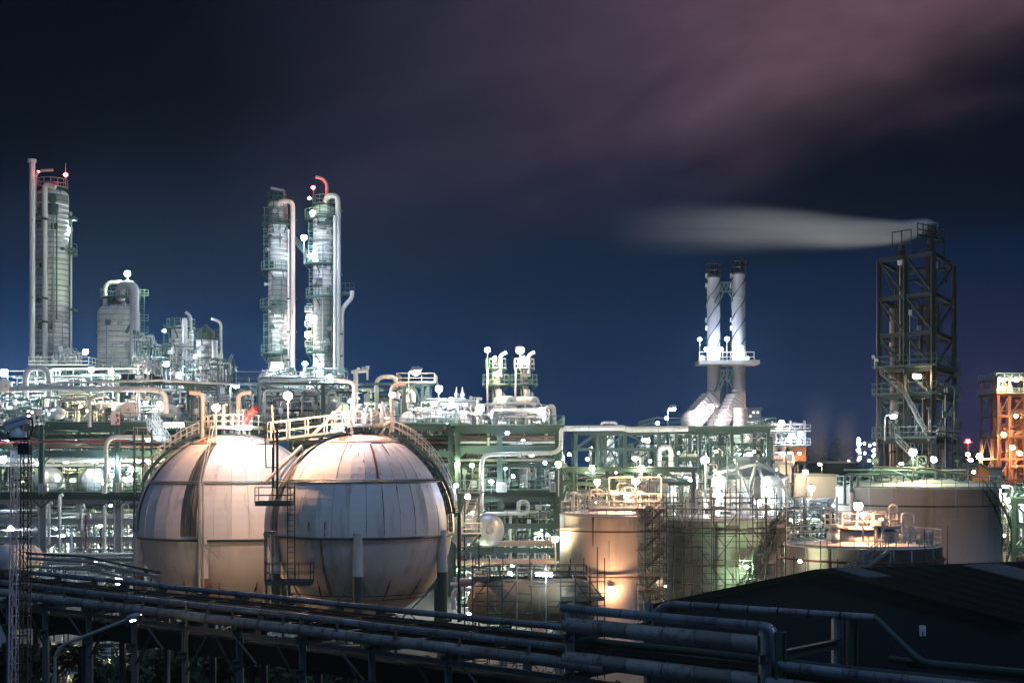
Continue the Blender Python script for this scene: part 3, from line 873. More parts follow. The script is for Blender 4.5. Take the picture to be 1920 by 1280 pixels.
# ladder and platforms on the left of the front sphere
lp = thing('ladder_platform', 'dark caged ladder with two railed platforms at the left side of the front sphere', 'ladder', P(545, 1230, 107))
D = 107.0
MB().ladder(P(546, 1095, D), P(546, 905, D), (1, .2, 0), .55, .07).build('ladder', MAT['dark_steel'], lp)
MB().tube(P(520, 935, D), P(520, 800, D), .1, 6).tube(P(513, 880, D), P(513, 806, D), .07, 6).bar(P(498, 876, D), P(520, 876, D), .07).tube(P(499, 876, D), P(497, 820, D), .05, 6).build('post', MAT['dark_steel'], lp)
def platform(t, x0, x1, y, D, dep=1.6, m='dark_steel', rm='green_rail', h=1.2):
    a, d = P(x0, y, D), P(x1, y, D)
    p = MB().span(a - V((0, 0, .22)), d + V((0, dep, 0))).build('platform', MAT[m], t)
    MB().rail([a, d, d + V((0, dep, 0)), a + V((0, dep, 0))], h, .06, 1.3, closed=True).build('railing', MAT[rm], p)
    return p
platform(lp, 478, 545, 943, D, 1.6, 'dark_steel', 'dark_steel')
platform(lp, 497, 582, 1092, D - .3, 1.8, 'dark_steel', 'dark_steel', 1.4)
zg = V((0, 0, 0))
b = MB()
for x in (499, 510, 530, 542): q = P(x, 1092, D); b.tube(q, V((q.x, q.y, 0)), .13 if x > 520 else .08, 8)
b.build('post', MAT['dark_steel'], lp)
b = MB(); q = P(498, 1000, D + .6); b.tube(q, V((q.x, q.y, 0)), .13, 8); q = P(511, 1000, D + .6); b.tube(q, V((q.x, q.y, 0)), .09, 8); b.bar(P(495, 998, D + .6), P(515, 998, D + .6), .2)
b.build('down_pipe', MAT['jacket'], lp)
# catwalk between the spheres, sloped tie bars
cw = thing('catwalk', 'orange lit catwalk with railings between the tops of the two spheres', 'walkway', P(580, 835, 120))
a, d = P(505, 829, 112.5), P(645, 812, 113.5)
MB().bar(a, d, 1.6, .2).build('deck', MAT['dark_steel'], cw)
for q in (-.8, .8): MB().rail([a + V((0, q, .1)), d + V((0, q, .1))], 1.5, .075, 1.4).build('railing', MAT['rail_paint'], cw)
b = MB()
for x in (512, 560, 610, 655):
    q = P(x, 838, 113.2); b.tube(q, V((q.x, q.y, 0)) if x < 530 else q - V((0, 0, 2)), .11, 6)
b.build('post', MAT['dark_steel'], cw)
MB().bar(P(578, 822, 117.6), P(641, 762, 117.6), .22, .2).build('tie_bar', MAT['pink_pipe'], cw)
MB().bar(P(510, 760, 117.6), P(514, 822, 117.6), .14).build('tie_bar', MAT['pink_pipe'], cw)
MB().bar(P(496, 905, 108), P(566, 836, 112), .2).build('tie_bar', MAT['pink_pipe'], cw)
# left platform stair of the rear sphere
lw = thing('catwalk', 'railed access tower at the upper left of the rear sphere', 'walkway', P(255, 1110, 133))
platform(lw, 250, 268 + 118, 830, 134, 1.5, 'dark_steel', 'rail_paint', 1.5)
platform(lw, 227, 285, 934, 131, 1.6, 'dark_steel', 'dark_steel', 1.5)
platform(lw, 216, 280, 1070, 131, 1.6, 'dark_steel', 'green_rail', 1.5)
b = MB()
for x in (252, 268, 284): q = P(x, 1110, 132); b.tube(q, P(x, 805, 132), .11, 6)
for y in range(840, 1100, 30): b.bar(P(252, y, 132), P(268, y, 132), .06)
b.build('post', MAT['green_steel'], lw)
# rail stair tower right of the front sphere
stt = thing('stair_tower', 'bright lit steel stair at the right flank of the front sphere', 'stair', P(885, 1180, 116))
b = MB()
for x in (871, 898): q = P(x, 925, 116); b.bar(q, V((q.x, q.y, 0)), .12)
b.build('post', MAT['dark_steel'], stt)
MB().stair(P(873, 998, 115.5), P(892, 930, 117.5), (1, 0, 0), 1.0, .07).build('stair', MAT['rail_paint'], stt)
MB().rail(MB().arc(P(884, 925, 117), 1.1, PI, 0, 6), 2.2, .06, .9).build('railing', MAT['rail_paint'], stt)
platform(stt, 866, 902, 1001, 114.6, 1.6, 'dark_steel', 'rail_paint', .9)
b = MB().tube(P(861, 1165, 112.5), P(861, 960, 112.5), .15, 8)
b.bar(P(861, 1050, 112.5), P(898, 1002, 114.6), .14)
b.build('post', MAT['dark_steel'], stt)

# ------------------------------------------------------------------ cylindrical tanks
def cyl_tank(cx, D, wpx, ytop, label, m='tank_white', dome=.0, rings=(.5,), railm='rail_paint', rail=True, ringm='rust', seams=0):
    rad = wpx / 2 * D / F; c = P(cx, ytop, D); h = c.z
    t = thing('storage_tank', label, 'storage tank', (c.x, c.y, 0), 'cylindrical storage tanks')
    MB().lathe((c.x, c.y, 0), [(rad, 0), (rad, h), (rad + .06, h), (rad + .06, h + .1), (rad - .05, h + .1)], 96).build('shell', MAT[m], t)
    MB().lathe((c.x, c.y, h), [(rad, .06), (rad * .6, .06 + dome * .7), (rad * .3, .06 + dome * .93), (.01, .06 + dome)], 72).build('roof', MAT[m], t)
    for k in rings:
        rg = MB().ring((c.x, c.y, h * k), rad + .22, .075, 72)
        for i in range(24): a = 2 * PI * i / 24; rg.bar((c.x + math.cos(a) * rad, c.y + math.sin(a) * rad, h * k), (c.x + math.cos(a) * (rad + .25), c.y + math.sin(a) * (rad + .25), h * k), .05)
        rg.build('ring_pipe', MAT[ringm], t)
    if rail: MB().rail(MB().arc((c.x, c.y, h + .1), rad - .1, 0, 2 * PI, 36), 1.15, .06, 1.6).build('railing', MAT[railm], t)
    return t, c, rad


def tank_streaks(t, c, rad, seed, n, ytop=0.):
    rnd = random.Random(seed)
    for i in range(n):
        a = R(rnd.uniform(190, 350)); L = rnd.uniform(.6, 4.5); w = rnd.uniform(.02, .12); z = c.z - ytop - (0 if rnd.random() < .7 else rnd.uniform(1, 4)); vs = []
        for k in range(5):
            f = k / 4; ww = w * (1 - .6 * f) * rnd.uniform(.7, 1.2) / rad
            for q in (-1, 1): vs.append((c.x + math.cos(a + q * ww) * (rad + .012), c.y + math.sin(a + q * ww) * (rad + .012), z - L * f))
        b = MB(); b.add(vs, [(2 * k, 2 * k + 2, 2 * k + 3, 2 * k + 1) for k in range(4)])
        b.build('grime_streak', MAT['rust' if rnd.random() < .1 else 'grime'], t)


T1, tc1, tr1 = cyl_tank(1147, 128, 194, 965, 'tall cream storage tank lit orange at its foot', rings=(.885, .53), dome=.5)
T2, tc2, tr2 = cyl_tank(1353, 133, 236, 972, 'cream storage tank wrapped in scaffolding', rings=(.9,), dome=.3, ringm='dark_steel')
T3, tc3, tr3 = cyl_tank(1720, 148, 298, 914, 'largest white storage tank with railed domed roof', rings=(.872, .37), dome=1.1, railm='green_rail', ringm='dark_steel')
T4, tc4, tr4 = cyl_tank(1617, 105, 288, 1022, 'low wide cream tank in front of the largest white tank', rings=(.91,), dome=.25, ringm='red_line')
for i, (t_, c_, r_) in enumerate(((T1, tc1, tr1), (T2, tc2, tr2), (T3, tc3, tr3), (T4, tc4, tr4))): tank_streaks(t_, c_, r_, 70 + i, 16)
# roof gear
def roof_gear(t, c, rad, seed, n, m, dome):
    rnd = random.Random(seed)
    for i in range(n):
        a = rnd.uniform(0, 2 * PI); q = V((c.x + math.cos(a) * rad * rnd.uniform(.2, .75), c.y + math.sin(a) * rad * rnd.uniform(.2, .6), c.z))
        h = rnd.uniform(.8, 2.2) + dome
        b = MB().tube(q, q + V((0, 0, h)), rnd.uniform(.07, .16), 8)
        k = rnd.random()
        if k < .4: b.lathe(q + V((0, 0, h)), [(.12, 0), (.35, .08), (.3, .25), (.01, .36)], 10)
        elif k < .7: b.pipe([q + V((0, 0, h)), q + V((0, 0, h + .4)), q + V((.9, 0, h + .4)), q + V((.9, 0, h - .4))], .1, 8, .3)
        else: b.box(q + V((0, 0, h)), (.7, .5, .4))
        b.build('nozzle', MAT[m], t)
roof_gear(T1, tc1, tr1, 1, 14, 'pale_pipe', .3); roof_gear(T2, tc2, tr2, 2, 8, 'grey_steel', .2); roof_gear(T3, tc3, tr3, 3, 12, 'green_steel', .8); roof_gear(T4, tc4, tr4, 4, 9, 'pale_pipe', .1)
q = V((tc1.x + 1.1, tc1.y - .8, tc1.z + .1))
p = MB().box(q + V((0, 0, .55)), (6.4, 3, .1)).build('platform', MAT['grey_steel'], T1)
MB().rail([q + V((sx * 3.2, sy * 1.5, .6)) for sx, sy in ((-1, -1), (1, -1), (1, 1), (-1, 1))], 1.3, .07, 1.1, closed=True).build('railing', MAT['rail_paint'], p)
MB().pipe([q + V((-1.4, 0, 0)), q + V((-1.4, 0, 3.4)), q + V((3.4, 0, 3.4)), q + V((3.4, 0, .6))], .09, 8).pipe([q + V((-3.1, .3, 0)), q + V((-3.1, .3, 2.2)), q + V((-2.2, .3, 2.2))], .12, 8).build('vent_pipe', MAT['rail_paint'], T1)
# left hand stair of tank 1
x = tc1.x - tr1 - .5
b = MB(); b.stair((x, tc1.y - .5, tc1.z * .08), (x + .1, tc1.y - .5, tc1.z * .62), (0, 1, 0), 1.0)
for i in range(11): z = tc1.z * (.1 + .052 * i); b.bar((x - .75, tc1.y - 1, z), (x + .4, tc1.y - 1, z), .1); b.bar((x - .75, tc1.y - .2, z), (x + .4, tc1.y - .2, z), .1)
for sx in (-.75, .0): b.bar((x + sx, tc1.y - 1, 0), (x + sx, tc1.y - 1, tc1.z * .68), .08)
b.build('stair', MAT['rail_paint'], T1)
# low tank roof platform
q = V((tc4.x + .3, tc4.y + 1.2, tc4.z + .15))
MB().lathe(q, [(2.6, 0), (2.6, .9), (2.2, 1.05), (.01, 1.1)], 24).build('roof_house', MAT['tank_white'], T4)
p = MB().lathe(q, [(2.9, 1.12), (2.9, 1.2), (.01, 1.2)], 24).build('platform', MAT['grey_steel'], T4)
MB().rail(MB().arc(q + V((0, 0, 1.2)), 2.85, 0, 2 * PI, 16), 1.1, .06, 1.1).build('railing', MAT['rail_paint'], p)
e = q + V((.6, -1, 1.2))
MB().tube(e, e + V((0, 0, 1.1)), .13, 10).lathe(e + V((0, 0, 1.1)), [(.2, 0), (.34, .06), (.34, .16), (.1, .22)], 12).pipe([e + V((1.2, 0, 0)), e + V((1.2, 0, 1.7)), e + V((1.8, 0, 1.7)), e + V((1.8, 0, .2))], .085, 8, .4).bar(e + V((-.6, 0, 1.2)), e + V((.9, 0, 1.2)), .1).build('vent_pipe', MAT['pale_pipe'], T4)
for dx, dz in ((2.6, .75), (3.9, .6), (-2.4, .5), (4.6, .9)):
    e = V((tc4.x + dx, tc4.y - 1.5, tc4.z + .1)); MB().tube(e, e + V((0, 0, dz)), .28, 10).ball(e + V((0, 0, dz)), .4, 10, 6).build('hatch', MAT['grey_steel' if dx > 3 else 'pale_pipe'], T4)
MB().stair((tc4.x - 3.3, tc4.y - tr4 - .3, tc4.z - 2.6), (tc4.x + .2, tc4.y - tr4 - .35, tc4.z + .05), (.0, 1, 0), .9, .07).build('stair', MAT['grey_steel'], T4)
b = MB()
for i in range(14): a = PI * 1.06 + PI * .88 * i / 13; b.tube((tc4.x + math.cos(a) * (tr4 + .35), tc4.y + math.sin(a) * (tr4 + .35), tc4.z * .62), (tc4.x + math.cos(a) * (tr4 + .35), tc4.y + math.sin(a) * (tr4 + .35), tc4.z + (1.6 if i % 3 == 0 else -.6)), .04, 6)
b.build('standpipe', MAT['dark_steel'], T4)
# big tank roof pipes and right flank stair
b = MB()
for i in range(3):
    a = P(1584 + i * 12 , 905, 147 - tr3 * .3); b.pipe([a - V((0, 0, 2.2)), a + V((0, 0, .9)), a + V((9 - i * .4, 1.5, .9)), a + V((9 - i * .4, 1.5, -.4))], .17, 8, .6)
b.build('roof_pipe', MAT['green_steel'], T3)
MB().tube((tc3.x - tr3 + .6, tc3.y - 3.6, 0), (tc3.x - tr3 + .6, tc3.y - 3.6, tc3.z - .4), .28, 10).tube((tc3.x - tr3 - .9, tc3.y - 3.2, 0), (tc3.x - tr3 - .9, tc3.y - 3.2, tc3.z - .9), .16, 8).build('down_pipe', MAT['tank_white'], T3)
b = MB()
for i in range(14):
    a0, a1 = R(-58 + i * 4), R(-58 + (i + 1) * 4); z0, z1 = tc3.z - i * .55, tc3.z - (i + 1) * .55
    f = lambda a, z, o: V((tc3.x + math.cos(a) * (tr3 + o), tc3.y + math.sin(a) * (tr3 + o), z))
    for o in (.1, 1.0):
        b.bar(f(a0, z0, o), f(a1, z1, o), .08, .2); b.bar(f(a0, z0 + 1, o), f(a1, z1 + 1, o), .06); b.bar(f(a0, z0, o), f(a0, z0 + 1, o), .05)
    for k in range(2): b.bar(f(a0 + (a1 - a0) * k / 2, z0 - .27 * k, .1), f(a0 + (a1 - a0) * k / 2, z0 - .27 * k, 1), .25, .05)
b.build('stair', MAT['dark_steel'], T3)
q = V((tc3.x - 1, tc3.y - 4.0, tc3.z + .7))
MB().pipe([q, q + V((-3, -1, 1.2)), q + V((-8, -1, 1.25))], .1, 8).build('foam_pipe', MAT['green_rail'], T3)

# ------------------------------------------------------------------ scaffolding round the second tank
def scaffold(label, nodes, z0, z1, lift, dep, seed, skip=.1, cat='scaffold', dens=1.0, boards=.25, m='scaffold'):
    """standards at each node (inner/outer pair), ledgers, transoms, diagonals, boards"""
    rnd = random.Random(seed)
    c = nodes[len(nodes) // 2][0]
    t = thing('scaffold', label, cat, (c[0], c[1], 0))
    zs = [z0 + lift * i for i in range(int((z1 - z0) / lift) + 1)]
    st = 0
    for inn, ou in nodes:
        for e in (inn, ou):
            MB().tube((e[0], e[1], z0), (e[0], e[1], z1 + rnd.uniform(0, 1.6)), .05, 6).build('standard', MAT[m if rnd.random() > .08 else 'bright_scaffold'], t); st += 1
    lg = MB(); tr = MB(); dg = MB(); hi = MB()
    for (i0, o0), (i1, o1) in zip(nodes, nodes[1:]):
        for k, z in enumerate(zs):
            for h in (0, .55, 1.05):
                if rnd.random() > .75 * dens + (.25 if h == 0 else 0): continue
                e = rnd.uniform(-.25, .25)
                (hi if rnd.random() < .07 else lg).tube((o0[0] - e, o0[1], z + h), (o1[0] + e, o1[1], z + h + rnd.uniform(-.05, .05)), .036, 5)
            if rnd.random() < .6: lg.tube((i0[0], i0[1], z), (i1[0], i1[1], z), .045, 5)
            if rnd.random() < .8: tr.tube((i0[0], i0[1], z), (o0[0], o0[1], z), .045, 5)
            if rnd.random() < .4 and k + 1 < len(zs):
                a, d = ((o0[0], o0[1], z), (o1[0], o1[1], zs[k + 1])); a2, d2_ = ((o1[0], o1[1], z), (o0[0], o0[1], zs[k + 1]))
                if rnd.random() < .5: a, d = a2, d2_
                dg.tube(a, d, .04, 5)
            if rnd.random() < boards:
                bd = MB(); bd.add([(i0[0], i0[1], z + .05), (i1[0], i1[1], z + .05), (o1[0], o1[1], z + .05), (o0[0], o0[1], z + .05), (i0[0], i0[1], z + .1), (i1[0], i1[1], z + .1), (o1[0], o1[1], z + .1), (o0[0], o0[1], z + .1)],
                       [(3, 2, 1, 0), (4, 5, 6, 7), (2, 3, 7, 6), (0, 1, 5, 4), (1, 2, 6, 5), (3, 0, 4, 7)])
                if rnd.random() < .4: bd.bar((o0[0], o0[1] - .02, z + .2), (o1[0], o1[1] - .02, z + .2), .04, .3)
                bd.build('board', MAT['board'], t)
    lg.add(tr.v, tr.f, True); lg.add(dg.v, dg.f, True)
    for bb, nm, mm in ((lg, 'tube_grid', m), (hi, 'toe_rail', 'bright_scaffold')): bb.build(nm, MAT[mm], t)
    return t
nodes = []
for i in range(21):
    a = R(183 + i * 9.0)
    nodes.append([(tc2.x + math.cos(a) * (tr2 + o), tc2.y + math.sin(a) * (tr2 + o)) for o in (.5, 1.9)])
s = scaffold('dense tube scaffolding curving round the cream tank', nodes, 0, tc2.z + 2.0, 1.7, 1.4, 5, boards=.2, dens=1.0)
b = MB()
for k in range(4):
    a0, a1 = R(312 - k * 14), R(298 - k * 14)
    f = lambda a, z: V((tc2.x + math.cos(a) * (tr2 + 1.2), tc2.y + math.sin(a) * (tr2 + 1.2), z))
    b.stair(f(a0, tc2.z - .2 - k * 2.5), f(a1, tc2.z - 2.7 - k * 2.5), (.3, -1, 0), 1.3, .14); b.bar(f(a0, tc2.z - .45 - k * 2.5), f(a1, tc2.z - 2.95 - k * 2.5), 1.1, .1)
b.build('stair', MAT['scaffold'], s)
x0 = P(1188, 1000, 128).x; x1 = P(1240, 1000, 128).x
nodes = [[(x0 + (x1 - x0) * i / 4, 126.0), (x0 + (x1 - x0) * i / 4, 123.5)] for i in range(5)]
s = scaffold('narrow dark scaffold tower standing between the two cream tanks', nodes, 0, P(0, 950, 128).z, 1.2, 2.4, 7, boards=.75, dens=1.3)
b = MB()
for k in range(6): b.stair((x0 + .2, 124.6, .5 + k * 1.9), (x1 - .3, 124.6, 2.4 + k * 1.9), (0, 1, 0), .8, .06)
b.build('stair', MAT['scaffold'], s)
x0 = P(1232, 1000, 124).x; x1 = P(1470, 1000, 124).x
nodes = [[(x0 + (x1 - x0) * i / 11, 140.5), (x0 + (x1 - x0) * i / 11, 141.5)] for i in range(12)]
scaffold('scaffold guard rails standing above the roof of the wrapped tank', nodes, tc2.z, P(0, 925, 141).z, 1.3, 1, 9, boards=.2)

# ------------------------------------------------------------------ scaffolded horizontal drum, front centre
def drum(a, d, r, label, m, name='horizontal_drum', cat='vessel', group='horizontal vessels', saddles=True, bands=3, ground=None, headm=None, dish=.35, manway=True):
    a, d = V(a), V(d); ax = (d - a).normalized(); L = (d - a).length
    base = (a + d) / 2; base.z = (ground if ground is not None else base.z - r * 1.3)
    t = thing(name, label, cat, base, group)
    MB().lathe(a, [(r, 0), (r, L)], 32, axis=ax).build('shell', MAT[m], t)
    hp = [(r, 0), (r * .96, r * dish * .35), (r * .8, r * dish * .65), (r * .5, r * dish * .88), (.01, r * dish)]
    MB().lathe(d, hp, 32, axis=ax).build('head', MAT[headm or m], t)
    MB().lathe(a, hp, 32, axis=-ax).build('head', MAT[headm or m], t)
    for i in range(bands):
        q = a + ax * L * (i + .5) / bands; MB().lathe(q, [(r * 1.005, -.06), (r * 1.02, -.06), (r * 1.02, .06), (r * 1.005, .06)], 32, axis=ax, sm=False).build('band', MAT['grey_steel'], t)
    if saddles:
        for f in (.18, .82):
            q = a + ax * L * f
            MB().box((q.x, q.y, (q.z - r * .8 + base.z) / 2), (r * .35 if abs(ax.x) > .5 else r * 1.3, r * 1.3 if abs(ax.x) > .5 else r * .35, max(.1, q.z - r * .75 - base.z))).build('saddle', MAT['green_steel' if ground is None else 'concrete'], t)
    q = a + ax * L * .5 + V((0, 0, r * .95)); MB().tube(q, q + V((0, 0, r * .35)), r * .14, 10).tube(q + V((0, 0, r * .3)), q + V((0, 0, r * .42)), r * .22, 10).build('nozzle', MAT[m], t)
    if manway:
        q = d + ax * r * dish * .8; MB().tube(q, q + ax * r * .18, r * .22, 14).build('manway', MAT['grey_steel'], t)
    return t
dr = drum(P(915, 1128, 101.5), P(1080, 1128, 96.5), P(0, 1085, 99).z - P(0, 1128, 99).z, 'stained tan horizontal drum surrounded by scaffold tubes', 'vessel_tan', ground=0, dish=.8, bands=2, headm='vessel_tan', manway=False)
b = MB(); hh = P(1085, 1120, 94.6); b.lathe(P(1088, 1128, 96.4), [(1.66, -.2), (1.7, -.2), (1.7, .25), (1.66, .25)], 28, R(60), R(150), axis=V((.7, -.6, 0)))
b.build('rust_stain', MAT['rust'], dr)
xa, xb = P(888, 1100, 97).x, P(1130, 1100, 97).x
nodes = [[(xa + (xb - xa) * i / 9, 103), (xa + (xb - xa) * i / 9, 95)] for i in range(10)]
scaffold('thin tube scaffold cage built round the tan drum', nodes, 0, P(0, 1078, 97).z, 1.35, 6, 11, dens=.7, boards=.15, m='scaffold')
t = thing('pipe_walkway', 'dark railed walkway along the top of the tan drum', 'walkway', P(1000, 1090, 99))
platform(t, 905, 1100, 1086, 100.5, 1.2, 'black_steel', 'dark_steel', 1.0)
# ------------------------------------------------------------------ process unit: steel frames
def frame(label, xs, Ds, levels, D, m='green_steel', w=.5, base=None, top=None, bracing=.25, seed=0, deck=(), rails=(), beam=.55, railm='green_rail', name='steel_frame', deckm='dark_steel'):
    """xs: photo columns at depth D; Ds: depths of the rows; levels: photo rows at depth D for beams"""
    rnd = random.Random(seed)
    X = [P(x, 0, D).x for x in xs]; Z = [P(0, y, D).z for y in levels]
    t = thing(name, label, 'steel structure', (sum(X) / len(X), sum(Ds) / len(Ds), 0), 'steel structures of the plant')
    zb = 0 if base is None else P(0, base, D).z
    zt = max(Z) if top is None else P(0, top, D).z
    for dp in Ds:
        gap = min(abs(q_ - p_) for p_, q_ in zip(X, X[1:])) if len(X) > 1 else 9
        for x in X:
            b = MB().ibeam((x, dp, zb), (x, dp, zt), w, w)
            kl = min(1.3, gap * .22)
            for z in (Z if gap > 3 else ()):
                for sg in (-1, 1): b.bar((x, dp, z - kl * 1.1), (x + sg * kl, dp, z - .1), .14)
            b.build('column', MAT[m], t)
        for z in Z: MB().ibeam((X[0] - .3, dp, z), (X[-1] + .3, dp, z), w * .6, beam).build('beam', MAT[m], t)
        b = MB()
        for i in range(len(X) - 1):
            for k in range(len(Z) - 1):
                if rnd.random() < bracing:
                    a, c = (X[i], dp, min(Z[k], Z[k + 1])), (X[i + 1], dp, max(Z[k], Z[k + 1]))
                    q = rnd.random()
                    if q < .35: b.bar(a, c, .2)
                    elif q < .7: b.bar((a[0], dp, c[2]), (c[0], dp, a[2]), .2)
                    else:
                        mx = (a[0] + c[0]) / 2; b.bar(a, (mx, dp, c[2]), .18); b.bar((c[0], dp, a[2]), (mx, dp, c[2]), .18)
        b.build('brace', MAT[m], t)
    b = MB()
    for x in X:
        for z in Z: b.ibeam((x, Ds[0], z), (x, Ds[-1], z), w * .5, beam * .8)
    b.build('cross_beam', MAT[m], t)
    for y in deck:
        z = P(0, y, D).z + beam / 2
        p = MB().span((X[0] - .8, Ds[0] - 1.2, z), (X[-1] + .8, Ds[-1] + .5, z + .12)).build('deck', MAT[deckm], t)
        if y in rails: MB().rail([(X[0] - .8, Ds[-1], z + .12), (X[0] - .8, Ds[0] - 1.15, z + .12), (X[-1] + .8, Ds[0] - 1.15, z + .12), (X[-1] + .8, Ds[-1], z + .12)], 1.15, .07, 1.7).build('railing', MAT[railm], p)
    return t


PIPES = ('pale_pipe', 'white_pipe', 'cladding', 'green_steel', 'grey_steel', 'dark_steel', 'green_steel')


def manifold(label, x0, x1, y0, y1, D0, D1, nv, nh, seed, ms=PIPES, rmin=.06, rmax=.22, valves=10, inst=6, group='pipe manifolds', name='pipe_manifold'):
    """connected piping filling a block: risers, runs with elbows, valves"""
    rnd = random.Random(seed)
    Dm = (D0 + D1) / 2
    xa, xb = P(x0, 0, Dm).x, P(x1, 0, Dm).x; zt, zb = P(0, y0, Dm).z, P(0, y1, Dm).z
    t = thing(name, label, 'pipework', ((xa + xb) / 2, Dm, zb), group)
    n = 0
    for i in range(min(nv, 45)):
        x = rnd.uniform(xa, xb); d = rnd.uniform(D0, D1); r = (rmin + (rmax - rmin) * rnd.random() ** 2) * (1 if rnd.random() < .85 else 1.6)
        z0 = zb if rnd.random() < .7 else rnd.uniform(zb, zb + (zt - zb) * .4); z1 = zb + (zt - zb) * rnd.uniform(.45, 1)
        pts = [V((x, d, z0)), V((x, d, z1))]
        if rnd.random() < .65:
            dxx = rnd.choice((-1, 1)) * rnd.uniform(.1, .4) * (xb - xa)
            xx = min(max(x + dxx, xa), xb)
            pts.append(V((xx, d, z1)))
            if rnd.random() < .6: pts.append(V((xx, d, z0 + (z1 - z0) * rnd.uniform(.1, .8))))
        b = MB().pipe(pts, r, 8, r * 3, 3)
        b.flange(pts[0].lerp(pts[1], rnd.uniform(.2, .8)), (0, 0, 1), r)
        b.build('pipe', MAT[rnd.choice(ms)], t)
    for i in range(min(nh, 45)):
        z = rnd.uniform(zb, zt); d = rnd.uniform(D0, D1); r = rnd.uniform(rmin, rmax)
        a = rnd.uniform(xa, xa + (xb - xa) * .5); c = rnd.uniform(a + (xb - xa) * .25, xb)
        pts = [V((a, d, z)), V((c, d, z))]
        if rnd.random() < .5: pts.insert(0, V((a, d, z - rnd.uniform(.5, 2.5))))
        if rnd.random() < .5: pts.append(V((c, d, z - rnd.uniform(.5, 2.5))))
        b = MB().pipe(pts, r, 8, r * 3, 3)
        b.build('pipe', MAT[rnd.choice(ms)], t)
    for i in range(valves):
        q = V((rnd.uniform(xa, xb), rnd.uniform(D0, (D0 + D1) / 2), rnd.uniform(zb, zb + (zt - zb) * .7))); r = rnd.uniform(.15, .32)
        b = MB().ball(q, r, 8, 5).tube(q - V((r * 2, 0, 0)), q + V((r * 2, 0, 0)), r * .55, 8).tube(q, q + V((0, 0, r * 2.4)), r * .22, 6).ring(q + V((0, 0, r * 2.4)), r * .9, r * .12, 10, 4)
        for sg in (-1, 1): b.flange(q + V((sg * r * 1.8, 0, 0)), (1, 0, 0), r * .6)
        b.build('valve', MAT[rnd.choice(ms)], t)
    for i in range(inst):
        q = V((rnd.uniform(xa, xb), D0, rnd.uniform(zb, zt))); MB().box(q, (rnd.uniform(.3, .8), .3, rnd.uniform(.3, 1.0))).bar(q, V((q.x, q.y, zb)), .06).build('control_box', MAT[rnd.choice(('grey_steel', 'sign_white', 'green_steel'))], t)
    return t


# main frames (rows at 166, 180, 194 m)
frame('left green steel frame with two decks, behind the rear sphere', [-62, 78, 220, 355, 480], [166, 180, 194], [800, 850, 930], 166, deck=(800, 930), rails=(800, 930), bracing=.3, seed=1, w=.62, beam=.75, base=930)
frame('pale concrete frame carrying the left steel frame', [-62, 78, 220, 355, 480], [166.5, 181, 195], [938, 978, 1012, 1060], 166, m='concrete', w=.95, beam=.8, bracing=0, seed=2, name='concrete_frame')
frame('tall green portal frame standing on the upper deck above the rear sphere', [220, 355, 480, 602, 755], [168, 182], [718], 166, base=800, bracing=0, seed=3, w=.5, beam=.28)
frame('middle green steel frame behind the front sphere', [545, 602, 725, 845], [166, 180, 194], [802, 850, 926], 166, deck=(802, 926), rails=(802,), bracing=.4, seed=4, w=.6, beam=.75)
frame('green steel frame with dark pipe racks right of the front sphere', [858, 937, 1045], [164, 178, 192], [806, 842, 926], 164, deck=(806, 926), rails=(806, 926), bracing=.3, seed=5, w=.6, beam=.8)
frame('green lower frame with crossed braces right of the front sphere', [862, 940, 1042], [163, 176], [935, 985, 1030], 164, bracing=.35, seed=6, w=.6, beam=.6)
frame('slender pipe bridge frame between the main unit and the twin stacks', [1080, 1120, 1135, 1172, 1235], [172, 180], [812, 842, 880], 172, bracing=.55, seed=7, w=.42, beam=.32, base=882)
frame('green frame under the twin stacks with crossed braces', [1236, 1268, 1312, 1372, 1440], [176, 186, 196], [806, 860, 905], 176, bracing=.6, seed=8, w=.42, beam=.5, deck=(806,), rails=(806,))
frame('low pipe support frame with dark roof beam behind the cream tanks', [1052, 1078, 1150, 1225, 1300], [150, 160], [881, 906, 950], 150, bracing=.5, seed=9, w=.4, beam=.4, deck=(881,))
frame('long low pipe rack right of the wrapped tank', [1475, 1510, 1550, 1600], [160, 172], [960, 985, 1010, 1035], 160, bracing=.3, seed=10, w=.4, beam=.4, m='dark_steel')
frame('green steel frame at the right picture edge beside the largest tank', [1876, 1900, 1940], [152, 162], [940, 985, 1030], 152, bracing=.7, seed=11, w=.5, beam=.5, deck=(940,), rails=(940,))

# pipes that lie on the rack under the upper deck
rnd = random.Random(77)
for k, (x0, x1, D, lab) in enumerate([(-60, 480, 167, 'long pipe in the rack layer under the upper deck, left of the rear sphere'), (540, 850, 167, 'long pipe in the rack layer between and above the spheres'), (855, 1048, 165, 'long pipe in the rack layer right of the front sphere')]):
    for y in (818, 828, 836, 862, 872):
        for dd in (0.6, 6, 12):
            r = rnd.uniform(.12, .34)
            a, c = P(x0, y + rnd.uniform(-3, 3), D), P(x1, y, D); a.z = c.z; dy_ = dd + rnd.uniform(0, 3)
            b = MB().tube(a + V((0, dy_, 0)), c + V((0, dy_, 0)), r, 8)
            tag(b.build('pipe', MAT[rnd.choice(('dark_steel', 'brown_stack', 'grey_steel', 'pale_pipe', 'dark_steel'))]), lab, 'pipe', 'long pipes stacked in the pipe rack')
a, c = P(-60, 829, 165.6), P(240, 825, 165.6)
tag(MB().tube(a, c, .12, 8).build('pipe', MAT['red_line']), 'thin dark red pipe running along the rack beside the lattice mast', 'pipe')
